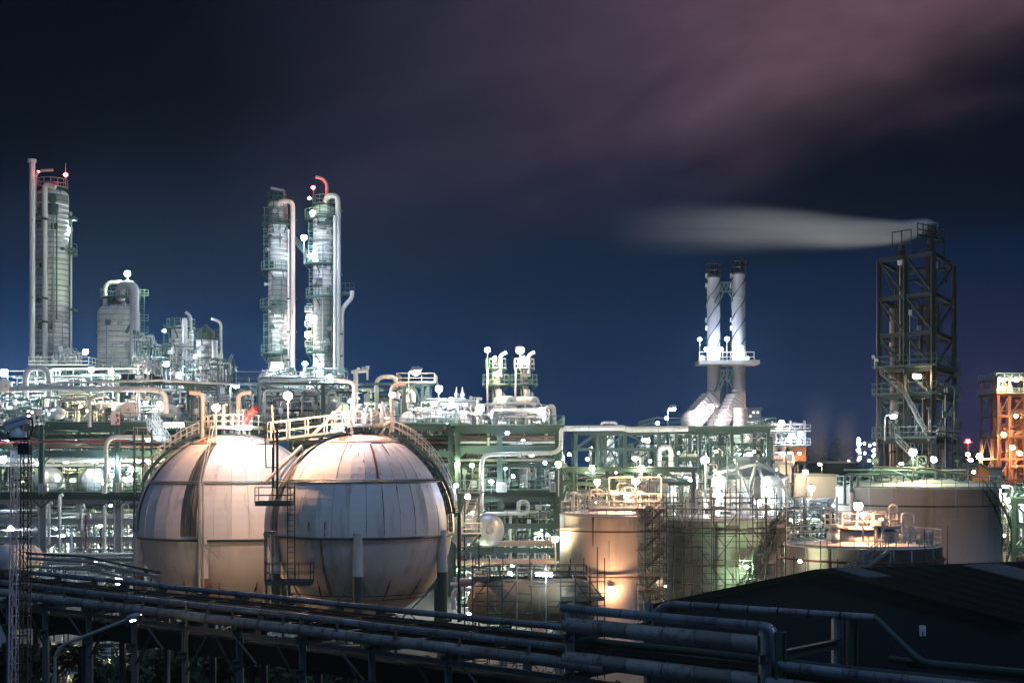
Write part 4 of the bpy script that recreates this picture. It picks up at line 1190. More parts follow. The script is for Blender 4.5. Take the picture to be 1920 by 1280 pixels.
def named_pipe(label, D, pts, r, m, bend=None, name='pipe', fl=True, joints=0):
    q = [P(x, y, D + (d[0] if d else 0)) for x, y, *d in pts]
    t = thing(name, label, 'pipe', q[0])
    MB().pipe(q, r, 12, bend or r * 3).build('body', MAT[m], t)
    for a, c in zip(q, q[1:]):
        L = (c - a).length
        for i in range(1, max(2, int(L / 3.2))):
            p_ = a.lerp(c, i / max(2, int(L / 3.2))); MB().tube(p_ - (c - a).normalized() * .05, p_ + (c - a).normalized() * .05, r * 1.05, 12).build('joint_band', MAT['grey_steel'], t)
    return t


named_pipe('thick pale header pipe high above the left vessels', 164, [(-20, 731), (88, 727), (290, 730), (310, 738), (312, 775)], 0.33, 'pale_pipe', 1.2)
named_pipe('thin pale pipe just above the thick header pipe', 165, [(-20, 735), (120, 717), (300, 713), (440, 720)], .14, 'pale_pipe')
named_pipe('pale elbow pipe dropping beside the access tower of the rear sphere', 163, [(300, 819), (199, 819), (199, 880), (196, 925)], 0.25, 'pale_pipe', 1.3)
named_pipe('pale arch pipe at the foot of the leftmost column', 168, [(48, 745), (48, 690), (92, 690), (92, 745)], 0.38, 'pale_pipe', 1.6)
named_pipe('pale elbow pipe left of the first end drum', 164.5, [(168, 800), (168, 745), (195, 738)], 0.23, 'pale_pipe', .9)
named_pipe('big pale loop pipe under the deck right of the front sphere', 161.5, [(903, 990), (903, 852), (1052, 848), (1052, 806)], 0.25, 'pale_pipe', 1.3)
named_pipe('pale expansion loop pipe low beside the front sphere', 160, [(900, 970), (912, 963), (990, 962), (990, 940), (972, 940), (972, 962)], 0.24, 'pale_pipe', .9)
named_pipe('large pale pipe crossing the pipe bridge to the twin stacks', 171, [(1040, 803), (1168, 802), (1178, 805), (1290, 803)], 0.36, 'pale_pipe', 1)
named_pipe('square pale pipe loop standing on the pipe bridge', 172, [(1128, 802), (1128, 792), (1156, 792), (1156, 802)], .16, 'white_pipe', .3)
named_pipe('grey inverted U pipe at the right end of the exchanger deck', 170, [(1022, 800), (1022, 766), (1037, 760), (1039, 800)], 0.32, 'cladding', 1.6)
named_pipe('tall grey inverted U pipe above the front sphere', 169, [(706, 800), (706, 706), (742, 706), (742, 730)], 0.26, 'cladding', 1.3)
named_pipe('white arch pipe inside the frame under the stacks', 172, [(1236, 890), (1236, 838), (1258, 838), (1258, 890)], 0.3, 'white_pipe', 2)
named_pipe('pinkish pipe running level behind the tan drum', 140, [(855, 1020), (1035, 1017)], .28, 'pink_pipe')
named_pipe('pinkish pipe just above the tan drum scaffold', 133, [(855, 1054), (1040, 1052)], .32, 'pink_pipe')
named_pipe('rusty pinkish pipe at the left end of the tan drum', 104, [(862, 1091), (905, 1091)], .3, 'pink_pipe')
named_pipe('yellow pipe along the big tank platform rail', 140, [(1640, 875), (1740, 878), (1832, 892)], .1, 'yellow_green')
named_pipe('thin red drain pipe on the concrete frame', 164.5, [(161, 965), (161, 1031)], .13, 'red_line')
for i, (x, y0, y1, r, l) in enumerate([(153, 952, 992, .2, 'short white riser hanging under the second deck'), (92, 945, 1020, .17, 'white riser left on the concrete frame'), (112, 930, 1045, .2, 'long white riser near the left concrete column'), (196, 950, 1040, .2, 'pale riser near the right concrete column'), (134, 995, 1045, .15, 'pale gooseneck riser between the concrete columns')]):
    named_pipe(l, 164, [(x, y1), (x, y0), (x + 6, y0 - 3)], r, 'white_pipe')
# second low pipe run behind the long bridge, left
for i, (dy_, m, r) in enumerate([(0, 'grey_steel', .11), (15, 'grey_steel', .1), (-9, 'dark_steel', .08)]):
    named_pipe(['grey pipe run with loops behind the long pipe bridge, upper of the low left runs', 'grey pipe run lower behind the long pipe bridge, above the dark fence', 'thin dark pipe over the low left pipe runs'][i], 92, [(50, 1046 + dy_, 0), (160, 1052 + dy_, -3), (300, 1082 + dy_, -8)], r, m)
t = thing('railing', 'grey railing posts along the low left pipe runs', 'railing', P(180, 1110, 88))
b = MB()
pts = [P(75 + 45 * i, 1092 + i * 6.5, 90 - i * 1.6) for i in range(6)]
b.rail(pts, 1.3, .05, 1.6)
for q in pts: b.bar(q, V((q.x, q.y, 0)), .12)
b.build('rail', MAT['grey_steel'], t)

# ------------------------------------------------------------------ drums on the decks
def hd(x0, x1, y, rp, D, label, m='cladding', tilt=3, **k):
    return drum(P(x0, y, D + tilt), P(x1, y, D - .5), rp * D / F, label, m, **k)
hd(60, 112, 775, 11, 165, 'white end drum on the upper deck beside the lattice mast', 'white_pipe', 8, dish=.5)
hd(180, 240, 768, 14, 166, 'pale drum with a flat round end left of the deck stair', 'cladding', 9, dish=.12)
hd(275, 320, 770, 13, 167, 'second pale flat ended drum on the upper deck, below the orange lamp', 'cladding', 9, dish=.12)
hd(-30, 9, 723, 13, 164, 'pale drum cut by the left picture edge above the deck', 'cladding', 3)
hd(62, 96, 898, 23, 170, 'dark silver drum on the second deck beside the lattice mast', 'silver', 14, dish=.45)
hd(145, 176, 898, 23, 170, 'yellowish silver drum on the second deck, left of the pale elbow pipe', 'yellow_green', 14, dish=.5, headm='silver')
hd(226, 242, 902, 9, 168, 'small grey drum on the second deck by the access tower', 'grey_duct', 6)
hd(545, 625, 770, 22, 174, 'large pale drum behind the catwalk, above the gap between the spheres', 'cladding', 5, dish=.2)
hd(615, 640, 770, 17, 172, 'grey drum end facing out above the front sphere', 'grey_duct', 8)
hd(745, 765, 787, 15, 168, 'white flat ended drum just right of the front sphere vents', 'white_pipe', 12, dish=.1)
hd(802, 878, 782, 11, 168, 'white exchanger drum left of the two small columns', 'white_pipe', 1)
hd(812, 880, 758, 8, 169, 'upper white exchanger drum under the white lamp', 'white_pipe', 1)
hd(918, 966, 781, 12, 170, 'cream exchanger drum between the two small columns', 'white_pipe', 2, dish=.3)
hd(934, 958, 752, 10, 172, 'round cream drum stacked above the exchanger between the small columns', 'white_pipe', 4)
hd(975, 1012, 781, 13, 170, 'brightly lit cream drum right of the second small column', 'white_pipe', 2)
hd(970, 1003, 753, 10, 172, 'pinkish white drum above the brightly lit cream drum', 'white_pipe', 3)
hd(865, 898, 880, 19, 172, 'yellow green drum below the deck right of the front sphere', 'yellow_green', 6, dish=.3)
hd(870, 915, 994, 32, 136, 'big silver drum with a ribbed round end right of the sphere stair', 'silver', 8, dish=.35)
hd(8, 55, 1047, 26, 100, 'pale round ended tank behind the lattice mast at ground level', 'cladding', -3, dish=.9, ground=0, manway=False)
# dark domed duct above the left portal frame
t = drum(P(232, 712, 172), P(298, 712, 172), .75, 'long black drum on top of the portal frame, above the flat ended drums', 'black_steel', dish=.7)
t = thing('vent_hose', 'bright red angled hose above the rear sphere', 'hose', P(456, 800, 127))
MB().pipe([P(456, 800, 127), P(464, 780, 127), P(480, 766, 126)], .32, 14, .5).build('body', MAT['red_paint'], t)
MB().ring(P(478, 768, 126), .33, .06, 14, 5, axis=V((1, 0, .9))).build('rim', MAT['red_paint'], t)

# ------------------------------------------------------------------ manifolds
W_ = ('white_pipe', 'pale_pipe', 'white_pipe', 'cladding', 'grey_steel')
G_ = ('green_steel', 'green_steel', 'grey_steel', 'pale_pipe', 'dark_steel')
manifold('white pipework on the upper deck left of the second column', 90, 220, 738, 798, 166, 176, 34, 14, 1, PIPES, valves=14)
manifold('pale pipework on the upper deck around the flat ended drums', 225, 350, 732, 798, 168, 178, 34, 12, 2, PIPES, valves=14)
manifold('pipework at the left picture edge on the upper deck', -20, 78, 735, 798, 168, 178, 24, 10, 3, PIPES, valves=10)
manifold('lit pipework above the rear sphere vents', 350, 500, 726, 798, 168, 180, 38, 14, 4, PIPES, valves=14)
manifold('pipework and valves behind the catwalk between the sphere tops', 500, 640, 730, 800, 170, 184, 40, 14, 5, PIPES, valves=16)
manifold('blue grey pipework behind the front sphere vents', 640, 780, 728, 800, 168, 182, 42, 16, 6, G_ + W_, valves=16)
manifold('bright white exchanger pipework left of the two small columns', 780, 905, 745, 802, 166, 176, 45, 22, 7, W_, valves=28, inst=3)
manifold('bright white exchanger pipework around the two small columns', 900, 1030, 755, 804, 166, 176, 42, 22, 8, W_, valves=24, inst=3)
manifold('dim pipework under the upper deck, left', -20, 210, 850, 925, 172, 190, 40, 14, 9, G_, valves=10)
manifold('green lit pipework behind the silver drums', 40, 260, 860, 925, 186, 194, 45, 12, 10, G_ + ('yellow_green',), valves=12)
manifold('pipework beside the access tower of the rear sphere', 205, 330, 855, 928, 168, 184, 34, 10, 11, PIPES, valves=12)
manifold('pale risers inside the concrete frame, left half', -10, 150, 950, 1090, 168, 192, 45, 18, 12, W_ + G_, valves=14)
manifold('pale risers inside the concrete frame, beside the rear sphere', 150, 300, 950, 1090, 168, 192, 45, 18, 13, W_ + G_, valves=14)
manifold('low pale pumps and pipes in front of the concrete frame', -20, 290, 1040, 1110, 142, 158, 40, 20, 14, W_ + G_, valves=26, inst=10)
manifold('dim pipework between the spheres below the deck', 480, 600, 850, 960, 168, 190, 30, 12, 15, G_, valves=6)
manifold('green pipework below the deck just right of the front sphere', 845, 960, 860, 925, 168, 186, 34, 12, 16, G_, valves=10)
manifold('blue grey pipework below the deck, right end of the main unit', 950, 1060, 860, 925, 168, 186, 34, 12, 17, G_ + W_, valves=12)
manifold('lower pipework right of the sphere stair', 900, 1050, 935, 1045, 166, 180, 44, 22, 18, G_ + ('pale_pipe',), valves=14)
manifold('low pumps and pipes beside the front sphere legs', 850, 1030, 1055, 1130, 125, 138, 40, 18, 19, W_ + G_, valves=20, inst=8)
manifold('pipework under the slender pipe bridge', 1060, 1190, 890, 955, 152, 166, 45, 18, 20, PIPES, valves=16)
manifold('small skid of white pipes seen through the pipe bridge', 1105, 1160, 840, 880, 190, 196, 20, 9, 21, W_, valves=8)
manifold('dense pale pipework under the twin stacks, left half', 1190, 1310, 815, 960, 178, 196, 45, 20, 22, PIPES, valves=20)
manifold('dense pale pipework under the twin stacks, right half', 1310, 1460, 815, 960, 180, 198, 45, 18, 23, PIPES, valves=20)
manifold('glowing orange pipework on the roof side of the tall cream tank', 1160, 1240, 893, 955, 142, 150, 30, 12, 24, ('pale_pipe', 'rail_paint', 'pink_pipe'), valves=14)
manifold('lit pipework on the long low rack beside the wrapped tank', 1480, 1590, 935, 962, 158, 166, 36, 14, 25, W_, valves=22, inst=2)
manifold('dark pipework inside the long low rack', 1470, 1590, 962, 1040, 160, 174, 36, 22, 26, G_ + ('dark_steel',), valves=14)
manifold('pipework at the right edge beside the largest tank', 1872, 1935, 905, 1040, 156, 168, 30, 14, 27, G_ + W_, valves=10)
manifold('small pipes on the dome of the largest tank', 1640, 1800, 878, 908, 143, 150, 26, 10, 28, ('green_steel', 'green_steel', 'pale_pipe'), .05, .12, valves=10, inst=0)
manifold('green lit pipes at ground level under the pipe bridge, left', 60, 300, 1185, 1290, 96, 104, 45, 22, 29, ('yellow_green', 'pale_pipe', 'green_steel'), .05, .14, valves=12, inst=10)
manifold('dim pipes at ground level under the front sphere', 300, 680, 1190, 1290, 98, 106, 45, 22, 30, G_ + ('pale_pipe',), .05, .14, valves=12, inst=10)
manifold('small pipes standing on the edge of the upper deck, far left', -20, 90, 752, 798, 164.5, 166, 16, 8, 31, W_, .05, .12, valves=8)
manifold('row of thin relief valve pipes beside the second column', 262, 300, 668, 715, 170, 174, 22, 4, 32, W_, .08, .16, valves=8, inst=0)
for i, (x0, x1, y0, y1, D0, D1, ms, l) in enumerate([
    (-20, 240, 812, 925, 182, 193, G_ + W_, 'thin risers between the decks behind the silver drums'), (230, 480, 812, 925, 182, 193, G_ + W_, 'thin risers between the decks behind the rear sphere'),
    (-20, 130, 940, 1095, 183, 197, W_ + G_, 'thin pale risers at the back of the concrete frame, left bay'), (120, 300, 940, 1095, 183, 197, W_ + G_, 'thin pale risers at the back of the concrete frame, right bay'),
    (850, 955, 812, 925, 180, 191, G_ + W_, 'thin risers behind the big loop pipe, left'), (945, 1055, 812, 925, 180, 191, G_ + W_, 'thin risers behind the big loop pipe, right'),
    (860, 1060, 935, 1060, 182, 192, G_ + W_, 'thin pipes at the back of the lower green frame'), (560, 840, 795, 850, 182, 192, G_ + W_, 'thin pipes behind the top of the front sphere'),
    (1055, 1200, 885, 960, 167, 178, W_ + G_, 'thin pale pipes behind the tall cream tank'), (1195, 1330, 885, 965, 160, 172, W_ + G_, 'thin pale pipes behind the scaffold tower'), (1330, 1475, 880, 965, 172, 182, W_ + G_, 'thin pale pipes behind the cone roofed hopper'),
    (1190, 1330, 812, 885, 198, 206, W_ + G_, 'thin pipes under the stack deck, left'), (1330, 1450, 812, 885, 198, 206, W_ + G_, 'thin pipes under the stack deck, right'), (1470, 1600, 955, 1045, 172, 182, W_ + G_, 'thin pipes at the back of the long low rack'),
    (360, 660, 700, 798, 186, 200, W_ + G_, 'thin risers behind the portal frame above the spheres'), (20, 300, 690, 798, 180, 186, W_ + G_, 'thin risers below the short wide column'),
    (305, 370, 645, 735, 189, 198, W_ + G_, 'thin pipes and rails round the slim pale vessel'), (375, 436, 672, 740, 184, 194, G_ + ('dark_steel', 'grey_duct'), 'dark thin pipes round the squat dark vessel'),
    (106, 146, 648, 695, 196, 201, W_, 'white valves and pipes at the foot of the tallest column'), (490, 556, 690, 735, 206, 211, W_ + G_, 'thin pipes at the foot of the left tall column'), (568, 650, 688, 735, 206, 211, W_ + G_, 'thin pipes at the foot of the right tall column'), (258, 292, 625, 700, 192, 199, G_ + W_, 'thin pipes on the right side of the short wide column')]):
    manifold(l, x0, x1, y0, y1, D0, D1, 45, 34, 200 + i, ms, .04, .11, valves=8, inst=4)
manifold('dark pipes and trays inside the dark stack tower', 1655, 1785, 700, 890, 190, 202, 30, 16, 61, ('dark_steel', 'tower_steel', 'green_steel', 'dark_brown'), .06, .2, valves=10, inst=10)
manifold('thin dark pipes in the upper bays of the dark stack tower', 1660, 1780, 490, 690, 192, 204, 10, 6, 62, ('tower_steel', 'dark_brown'), .06, .18, valves=0, inst=4)
# deck stair and sign
t = thing('deck_stair', 'pale steel stair rising to the upper deck beside the orange lamp', 'stair', P(320, 830, 158))
MB().stair(P(318, 836, 158), P(288, 786, 158), (0, 1, 0), 1.2, .1).build('stair', MAT['white_pipe'], t)
MB().stair(P(304, 836, 156), P(278, 800, 156), (0, 1, 0), 1.0, .08).build('stair', MAT['white_pipe'], t)
t = thing('notice_board', 'white notice board with pinkish red markings on the upper deck rail', 'sign', P(216, 796, 163))
MB().span(P(208, 796, 163), P(224, 772, 163) + V((0, .12, 0))).build('board', MAT['sign_white'], t)
b = MB()
for x, y0, y1 in ((217, 775, 782), (219, 784, 792), (216, 790, 795), (220, 777, 780)): b.span(P(x, y1, 162.97), P(x + 4, y0, 162.97) + V((0, .02, 0)))
b.build('red_mark', MAT['red_paint'], t)
for x0, x1, y0, y1, D, l in ((72, 88, 907, 925, 164.8, 'pale control cabinet on the second deck by the lattice mast'), (217, 228, 905, 924, 164.8, 'pale control cabinet on the second deck by the pale elbow pipe'), (931, 950, 904, 922, 161.8, 'grey cabinet on the lower deck right of the front sphere'), (1031, 1050, 904, 922, 161.8, 'grey green cabinet at the right end of the lower deck'), (860, 876, 1030, 1050, 126, 'green electrical box beside the front sphere stair')):
    t = thing('control_cabinet', l, 'cabinet', P((x0 + x1) / 2, y1, D), 'control cabinets')
    MB().span(P(x0, y1, D), P(x1, y0, D) + V((0, .6, 0))).build('body', MAT['cladding' if D > 150 else 'green_steel'], t)
    MB().span(P(x0 + 2, y1 - 2, D - .02), P((x0 + x1) / 2 - .5, y0 + 2, D - .02) + V((0, .03, 0))).span(P((x0 + x1) / 2 + .5, y1 - 2, D - .02), P(x1 - 2, y0 + 2, D - .02) + V((0, .03, 0))).build('door', MAT['grey_steel'], t)
# lit rooms between the decks
for x0, x1, y0, y1, D, l in ((880, 915, 836, 846, 176, 'bright lit gap behind the pipe loop right of the front sphere'), (955, 998, 832, 846, 177, 'bright lit room window under the exchanger deck')):
    t = thing('control_room', 'small lit control room under the exchanger deck, ' + ('left one' if x0 < 900 else 'right one'), 'room', P((x0 + x1) / 2, y1 + 6, D))
    MB().span(P(x0 - 4, y1 + 6, D + .1), P(x1 + 4, y0 - 4, D + .1) + V((0, 4, 0))).build('wall', MAT['cladding'], t)
    for i in range(3):
        xa, xb = x0 + (x1 - x0) * i / 3 + 1, x0 + (x1 - x0) * (i + 1) / 3 - 1
        MB().span(P(xa, y1, D), P(xb, y0, D) + V((0, .08, 0))).build('window', emit('room_light', (.9, .92, 1), 1.6), t)
# ------------------------------------------------------------------ columns
def vessel_col(label, cx, wp, y0, y1, D, m='column_cladding', pitch=11, dome=True, flats=(), plats=(), name='distillation_column', ladder=None, group='process columns', base=None):
    """cx,wp,y0,y1 photo px. plats: (y, xl, xr, railing material) ring platforms, xl/xr px outreach"""
    s = D / F; r = wp / 2 * s; z0, z1 = P(0, y1, D).z, P(0, y0, D).z; c = P(cx, y1, D)
    t = thing(name, label, 'column', c, group)
    prof = []; z = 0; H = z1 - z0
    while z < H:
        e = min(H, z + pitch * s)
        prof += [(r, z), (r, e - .1), (r + .012, e - .1), (r + .012, e)]
        z = e
    if dome:
        for k in range(1, 7): a = PI / 2 * k / 6; prof.append((max(.01, r * math.cos(a)), H + r * .55 * math.sin(a)))
    else: prof.append((.01, H))
    MB().lathe(c, prof, 36).build('shell', MAT[m], t)
    b = MB()
    for y in flats: b.lathe(P(cx, y, D), [(r + .03, 0), (r + .14, 0), (r + .14, .2), (r + .03, .2)], 32, sm=False)
    b.build('stiffener_ring', MAT['grey_steel'], t)
    for y, xl, xr, rm in plats:
        o = P(cx, y, D); a = P((cx - xl + cx + xr) / 2, y, D)
        rr = (xl + xr) / 2 * s
        p = MB().lathe(a, [(.02 if rr < r else max(.02, r - abs(xl - xr) * s * .5 - .3), 0), (rr, 0), (rr, .16), (.02 if rr < r else max(.02, r - abs(xl - xr) * s * .5 - .3), .16)], 20, sm=False)
        for i in range(6):
            an = 2 * PI * i / 6 + .3; p.bar(a + V((math.cos(an) * rr * .95, math.sin(an) * rr * .95, 0)), o + V((math.cos(an) * r, math.sin(an) * r, -1.3)), .12)
        p = p.build('platform', MAT['dark_steel'], t)
        MB().rail(MB().arc(a + V((0, 0, .16)), rr - .06, 0, 2 * PI, 14), 1.3, .08, 1.2).build('railing', MAT[rm], p)
    if ladder:
        for lx, ya, yb in ladder:
            lb = MB().ladder(P(lx, yb, D - .6), P(lx, ya, D - .6), (1, 0, 0), .7, .08)
            k = int((yb - ya) / 14)
            for i in range(k): q = P(lx, ya + 14 * i, D - .6); lb.ring(q + V((0, -.35, 0)), .42, .03, 10, 4)
            lb.build('ladder', MAT['green_rail'], t)
    return t, r


def attach(t, nm, D, pts, r, m, bend=None):
    q = [P(x, y, D + (d[0] if d else 0)) for x, y, *d in pts]
    return MB().pipe(q, r, 10, bend or r * 3).build(nm, MAT[m], t)


def nozzles(t, cx, wp, D, ys, seed, m='grey_steel'):
    rnd = random.Random(seed); s = D / F; r = wp / 2 * s
    for y in ys:
        a = rnd.uniform(-1.2, 1.2); d = V((math.sin(a), -math.cos(a), 0)); o = P(cx, y, D)
        MB().tube(o + d * r * .9, o + d * (r + .55), .2, 10).tube(o + d * (r + .5), o + d * (r + .62), .36, 10).build('nozzle', MAT[m], t)


# leftmost column
D = 205
t, r = vessel_col('tallest pale ringed column at the far left, red light on top', 98, 59, 368, 745, D, pitch=9.5, flats=(430, 492, 540, 602), plats=((356, 29, 29, 'grey_steel'),))
attach(t, 'riser_pipe', D - 4.2, [(60.5, 745), (60.5, 304), (60.5, 300)], .42, 'cladding')
MB().tube(P(60, 305, D - 4.2), P(60, 299, D - 4.2), .62, 12).build('riser_cap', MAT['cladding'], t)
attach(t, 'overhead_pipe', D - 3, [(104, 352), (84, 345), (84, 690), (84, 745)], .4, 'cladding', .9)
attach(t, 'vent_pipe', D - 2, [(66, 400), (67, 300 + 28), (76, 320), (99, 319)], .2, 'pink_pipe', 1.2)
attach(t, 'spray_pipe', D - 3, [(100, 690), (100, 400)], .1, 'grey_steel')
attach(t, 'side_pipe', D - .6, [(133, 690), (133, 398)], .17, 'cladding')
MB().ladder(P(129.5, 690, D), P(129.5, 400, D), (1, 0, 0), .7, .09).build('ladder', MAT['green_rail'], t)
for y in (411, 478, 582, 470):
    p = MB().span(P(128, y, D - 1), P(146, y - 1.6, D + 1)).build('platform', MAT['green_steel'], t)
    if y in (478,): MB().rail([P(128, y, D - 1), P(144, y, D - 1), P(144, y, D + 1)], 1.6, .08, .9).build('railing', MAT['green_rail'], p)
b = MB()
for y in (412, 557): b.bar(P(56, y, D - 4), P(76, y + 4, D - 2), .4, .3); b.bar(P(60, y, D - 4.6), P(74, y + 10, D - 2.4), .2)
for y in (409, 558, 602): b.bar(P(79, y, D - 3.6), P(90, y + 2, D - 3.6), .3, .3)
b.build('pipe_bracket', MAT['dark_steel'], t)
MB().bar(P(123, 356, D), P(123, 306, D), .1).build('light_mast', MAT['grey_steel'], t)
MB().span(P(93, 378, D - 2.6), P(107, 368, D - 2.2)).span(P(94, 402, D - 2.6), P(106, 398, D - 2.2)).bar(P(100, 400, D - 2.5), P(100, 378, D - 2.5), .5).build('stain_plate', MAT['green_steel'], t)
nozzles(t, 98, 59, D, (390, 445, 517, 640, 655), 3)
MB().lathe(P(98, 368, D), [(2.0, .3), (1.2, 1.25), (.9, 1.3), (.9, 2.0), (.3, 2.1)], 20).build('top_cap', MAT['dark_steel'], t)

# short wide column
D = 200
t, r = vessel_col('short wide pale column with a dark bent overhead pipe, lamp above it', 223, 78, 588, 735, D, pitch=10, flats=(625, 690), plats=((562, 34, 40, 'green_rail'), (700, 42, 52, 'green_rail')))
attach(t, 'overhead_pipe', D - 3.4, [(226, 562, 2), (226, 534, 1), (252, 534), (252, 640), (252, 705)], .66, 'grey_duct', 1.9)
attach(t, 'loop_pipe', D - 1, [(197, 572), (197, 530), (228, 529)], .3, 'white_pipe', 1.3)
attach(t, 'spray_pipe', D - 3.6, [(200, 706), (200, 610)], .1, 'grey_steel')
attach(t, 'spray_pipe', D - 3.6, [(216, 690), (210, 690), (210, 645), (232, 643)], .12, 'cladding')
MB().span(P(229, 578, D - 2.4), P(236, 566, D - 2.1)).build('lifting_lug', MAT['cladding'], t)
MB().ladder(P(266, 705, D), P(266, 542, D), (1, 0, 0), .7, .08).build('ladder', MAT['green_rail'], t)
b = MB()
for y in (543, 590, 612): b.rail([P(262, y + 12, D), P(278, y + 12, D), P(278, y + 12, D + 2)], .9, .08, .8)
b.build('railing', MAT['green_rail'], t)
MB().bar(P(236, 624, D - 3.5), P(247, 606, D - 3.5), .35).span(P(197, 608, D - 3.3), P(208, 600, D - 2.9)).build('pipe_bracket', MAT['green_steel'], t)
nozzles(t, 223, 78, D, (610, 650, 672, 700), 5)

# pair of short vessels behind the rear sphere
D = 195
t, r = vessel_col('slim pale vessel left of the dark squat vessel, caged by platforms', 342, 40, 620, 740, D, pitch=9, plats=((618, 30, 24, 'green_rail'), (668, 36, 18, 'rail_paint')), ladder=((312, 610, 720),))
attach(t, 'riser_pipe', D - 2.5, [(346, 735), (346, 601)], .38, 'white_pipe')
MB().ball(P(346, 601, D - 2.5), .38, 10, 6).build('riser_cap', MAT['white_pipe'], t)
attach(t, 'vent_pipe', D - 1, [(357, 622), (357, 592), (348, 585)], .22, 'pale_pipe', .9)
nozzles(t, 342, 40, D, (640, 660, 690), 8)
D = 190
t, r = vessel_col('dark squat vessel with wide railed platforms above the rear sphere', 388, 40, 640, 745, D, 'grey_duct', 12, plats=((638, 24, 22, 'dark_steel'), (675, 26, 30, 'dark_steel'), (698, 40, 44, 'dark_steel')))
attach(t, 'side_pipe', D - 2.6, [(398, 745), (398, 720), (402, 700), (402, 645), (400, 640, 2)], .34, 'grey_duct', .9)
attach(t, 'vent_pipe', D - .5, [(414, 690), (414, 603), (396, 597)], .2, 'pale_pipe', .9)
MB().lathe(P(386, 640, D), [(1.2, .4), (1.2, 1.2), (.5, 1.9), (.1, 2.3)], 16).build('top_cap', MAT['dark_steel'], t)
MB().bar(P(415, 707, D), P(438, 665, D), .14).bar(P(412, 705, D), P(435, 663, D), .14).build('stair', MAT['green_rail'], t)
nozzles(t, 388, 40, D, (655, 662, 686, 715), 9)

# twin tall columns
D = 215
t, r = vessel_col('left column of the tall pair, with an overhead pipe on its right', 521, 36, 385, 735, D, pitch=9, flats=(440,), plats=((380, 20, 18, 'dark_steel'), (424, 30, 30, 'dark_steel'), (510, 32, 20, 'green_rail'), (580, 34, 24, 'green_rail'), (665, 32, 18, 'green_rail')), ladder=((500, 390, 425), (499, 430, 508), (499, 590, 660)))
attach(t, 'overhead_pipe', D - 2, [(522, 392, 1.5), (523, 377), (549, 377), (549, 420), (549, 735)], .35, 'pink_pipe', 1.4)
attach(t, 'vent_pipe', D, [(533, 380), (534, 358), (520, 355), (508, 353)], .24, 'grey_steel', 1.1)
b = MB()
for y in (412, 560, 622, 675): b.bar(P(538, y, D - 1.5), P(556, y, D - 2), .3, .24)
b.bar(P(536, 368, D), P(536, 395, D), .14).bar(P(548, 368, D), P(548, 380, D), .14).bar(P(536, 369, D), P(549, 369, D), .14)
b.build('pipe_bracket', MAT['dark_steel'], t)
attach(t, 'side_pipe', D - 1.2, [(541, 735), (541, 430)], .14, 'white_pipe')
nozzles(t, 521, 36, D, (400, 405, 436, 470, 534, 562, 570, 600, 632), 12)
MB().lathe(P(521, 385, D), [(1.4, .5), (.8, .9), (.8, 1.3), (.1, 1.4)], 16).build('top_cap', MAT['dark_steel'], t)
t2, r = vessel_col('right column of the tall pair, green lit at its top, with a red light', 607, 40, 392, 735, D, pitch=9, flats=(560,), plats=((386, 22, 22, 'green_rail'), (412, 36, 34, 'green_rail'), (498, 36, 26, 'green_rail'), (560, 34, 22, 'green_rail'), (628, 12, 24, 'dark_steel'), (664, 34, 18, 'green_rail')), ladder=((583, 420, 490), (584, 505, 555), (580, 570, 660)))
attach(t2, 'overhead_pipe', D - 2, [(610, 395, 1.5), (612, 367), (633, 367), (634, 400), (634, 735)], .43, 'cladding', 1.6)
attach(t2, 'side_pipe', D - 2.4, [(628, 735), (628, 405)], .26, 'cladding')
attach(t2, 'vent_pipe', D - .5, [(613, 372), (613, 345), (606, 335), (592, 332)], .24, 'pink_pipe', 1.6)
attach(t2, 'branch_pipe', D - 1.5, [(641, 735), (641, 578), (660, 558), (660, 545)], .34, 'cladding', 1.6)
p = MB().span(P(640, 552, D - 1.5), P(664, 550, D + 1)).build('platform', MAT['dark_steel'], t2)
MB().rail([P(640, 550, D - 1.4), P(664, 550, D - 1.4), P(664, 550, D + 1)], 1.6, .08, .7).build('railing', MAT['dark_steel'], p)
b = MB()
for y in (395, 515, 552, 626, 667): b.bar(P(624, y, D - 1.5), P(642, y, D - 2.2), .35, .26)
b.bar(P(588, 380, D), P(588, 350, D), .14)
b.build('pipe_bracket', MAT['green_steel'], t2)
b = MB()
for y in (585, 612, 632, 650): b.rail([P(572, y, D - 1), P(590, y, D - 1)], .9, .08, .8)
b.build('railing', MAT['rail_paint'], t2)
nozzles(t2, 607, 40, D, (405, 440, 470, 520, 530, 590, 618, 640, 690), 14)
MB().ball(P(587, 400, D - 2.4), .62, 12, 8).build('level_drum', MAT['white_pipe'], t2)
rnd = random.Random(31)
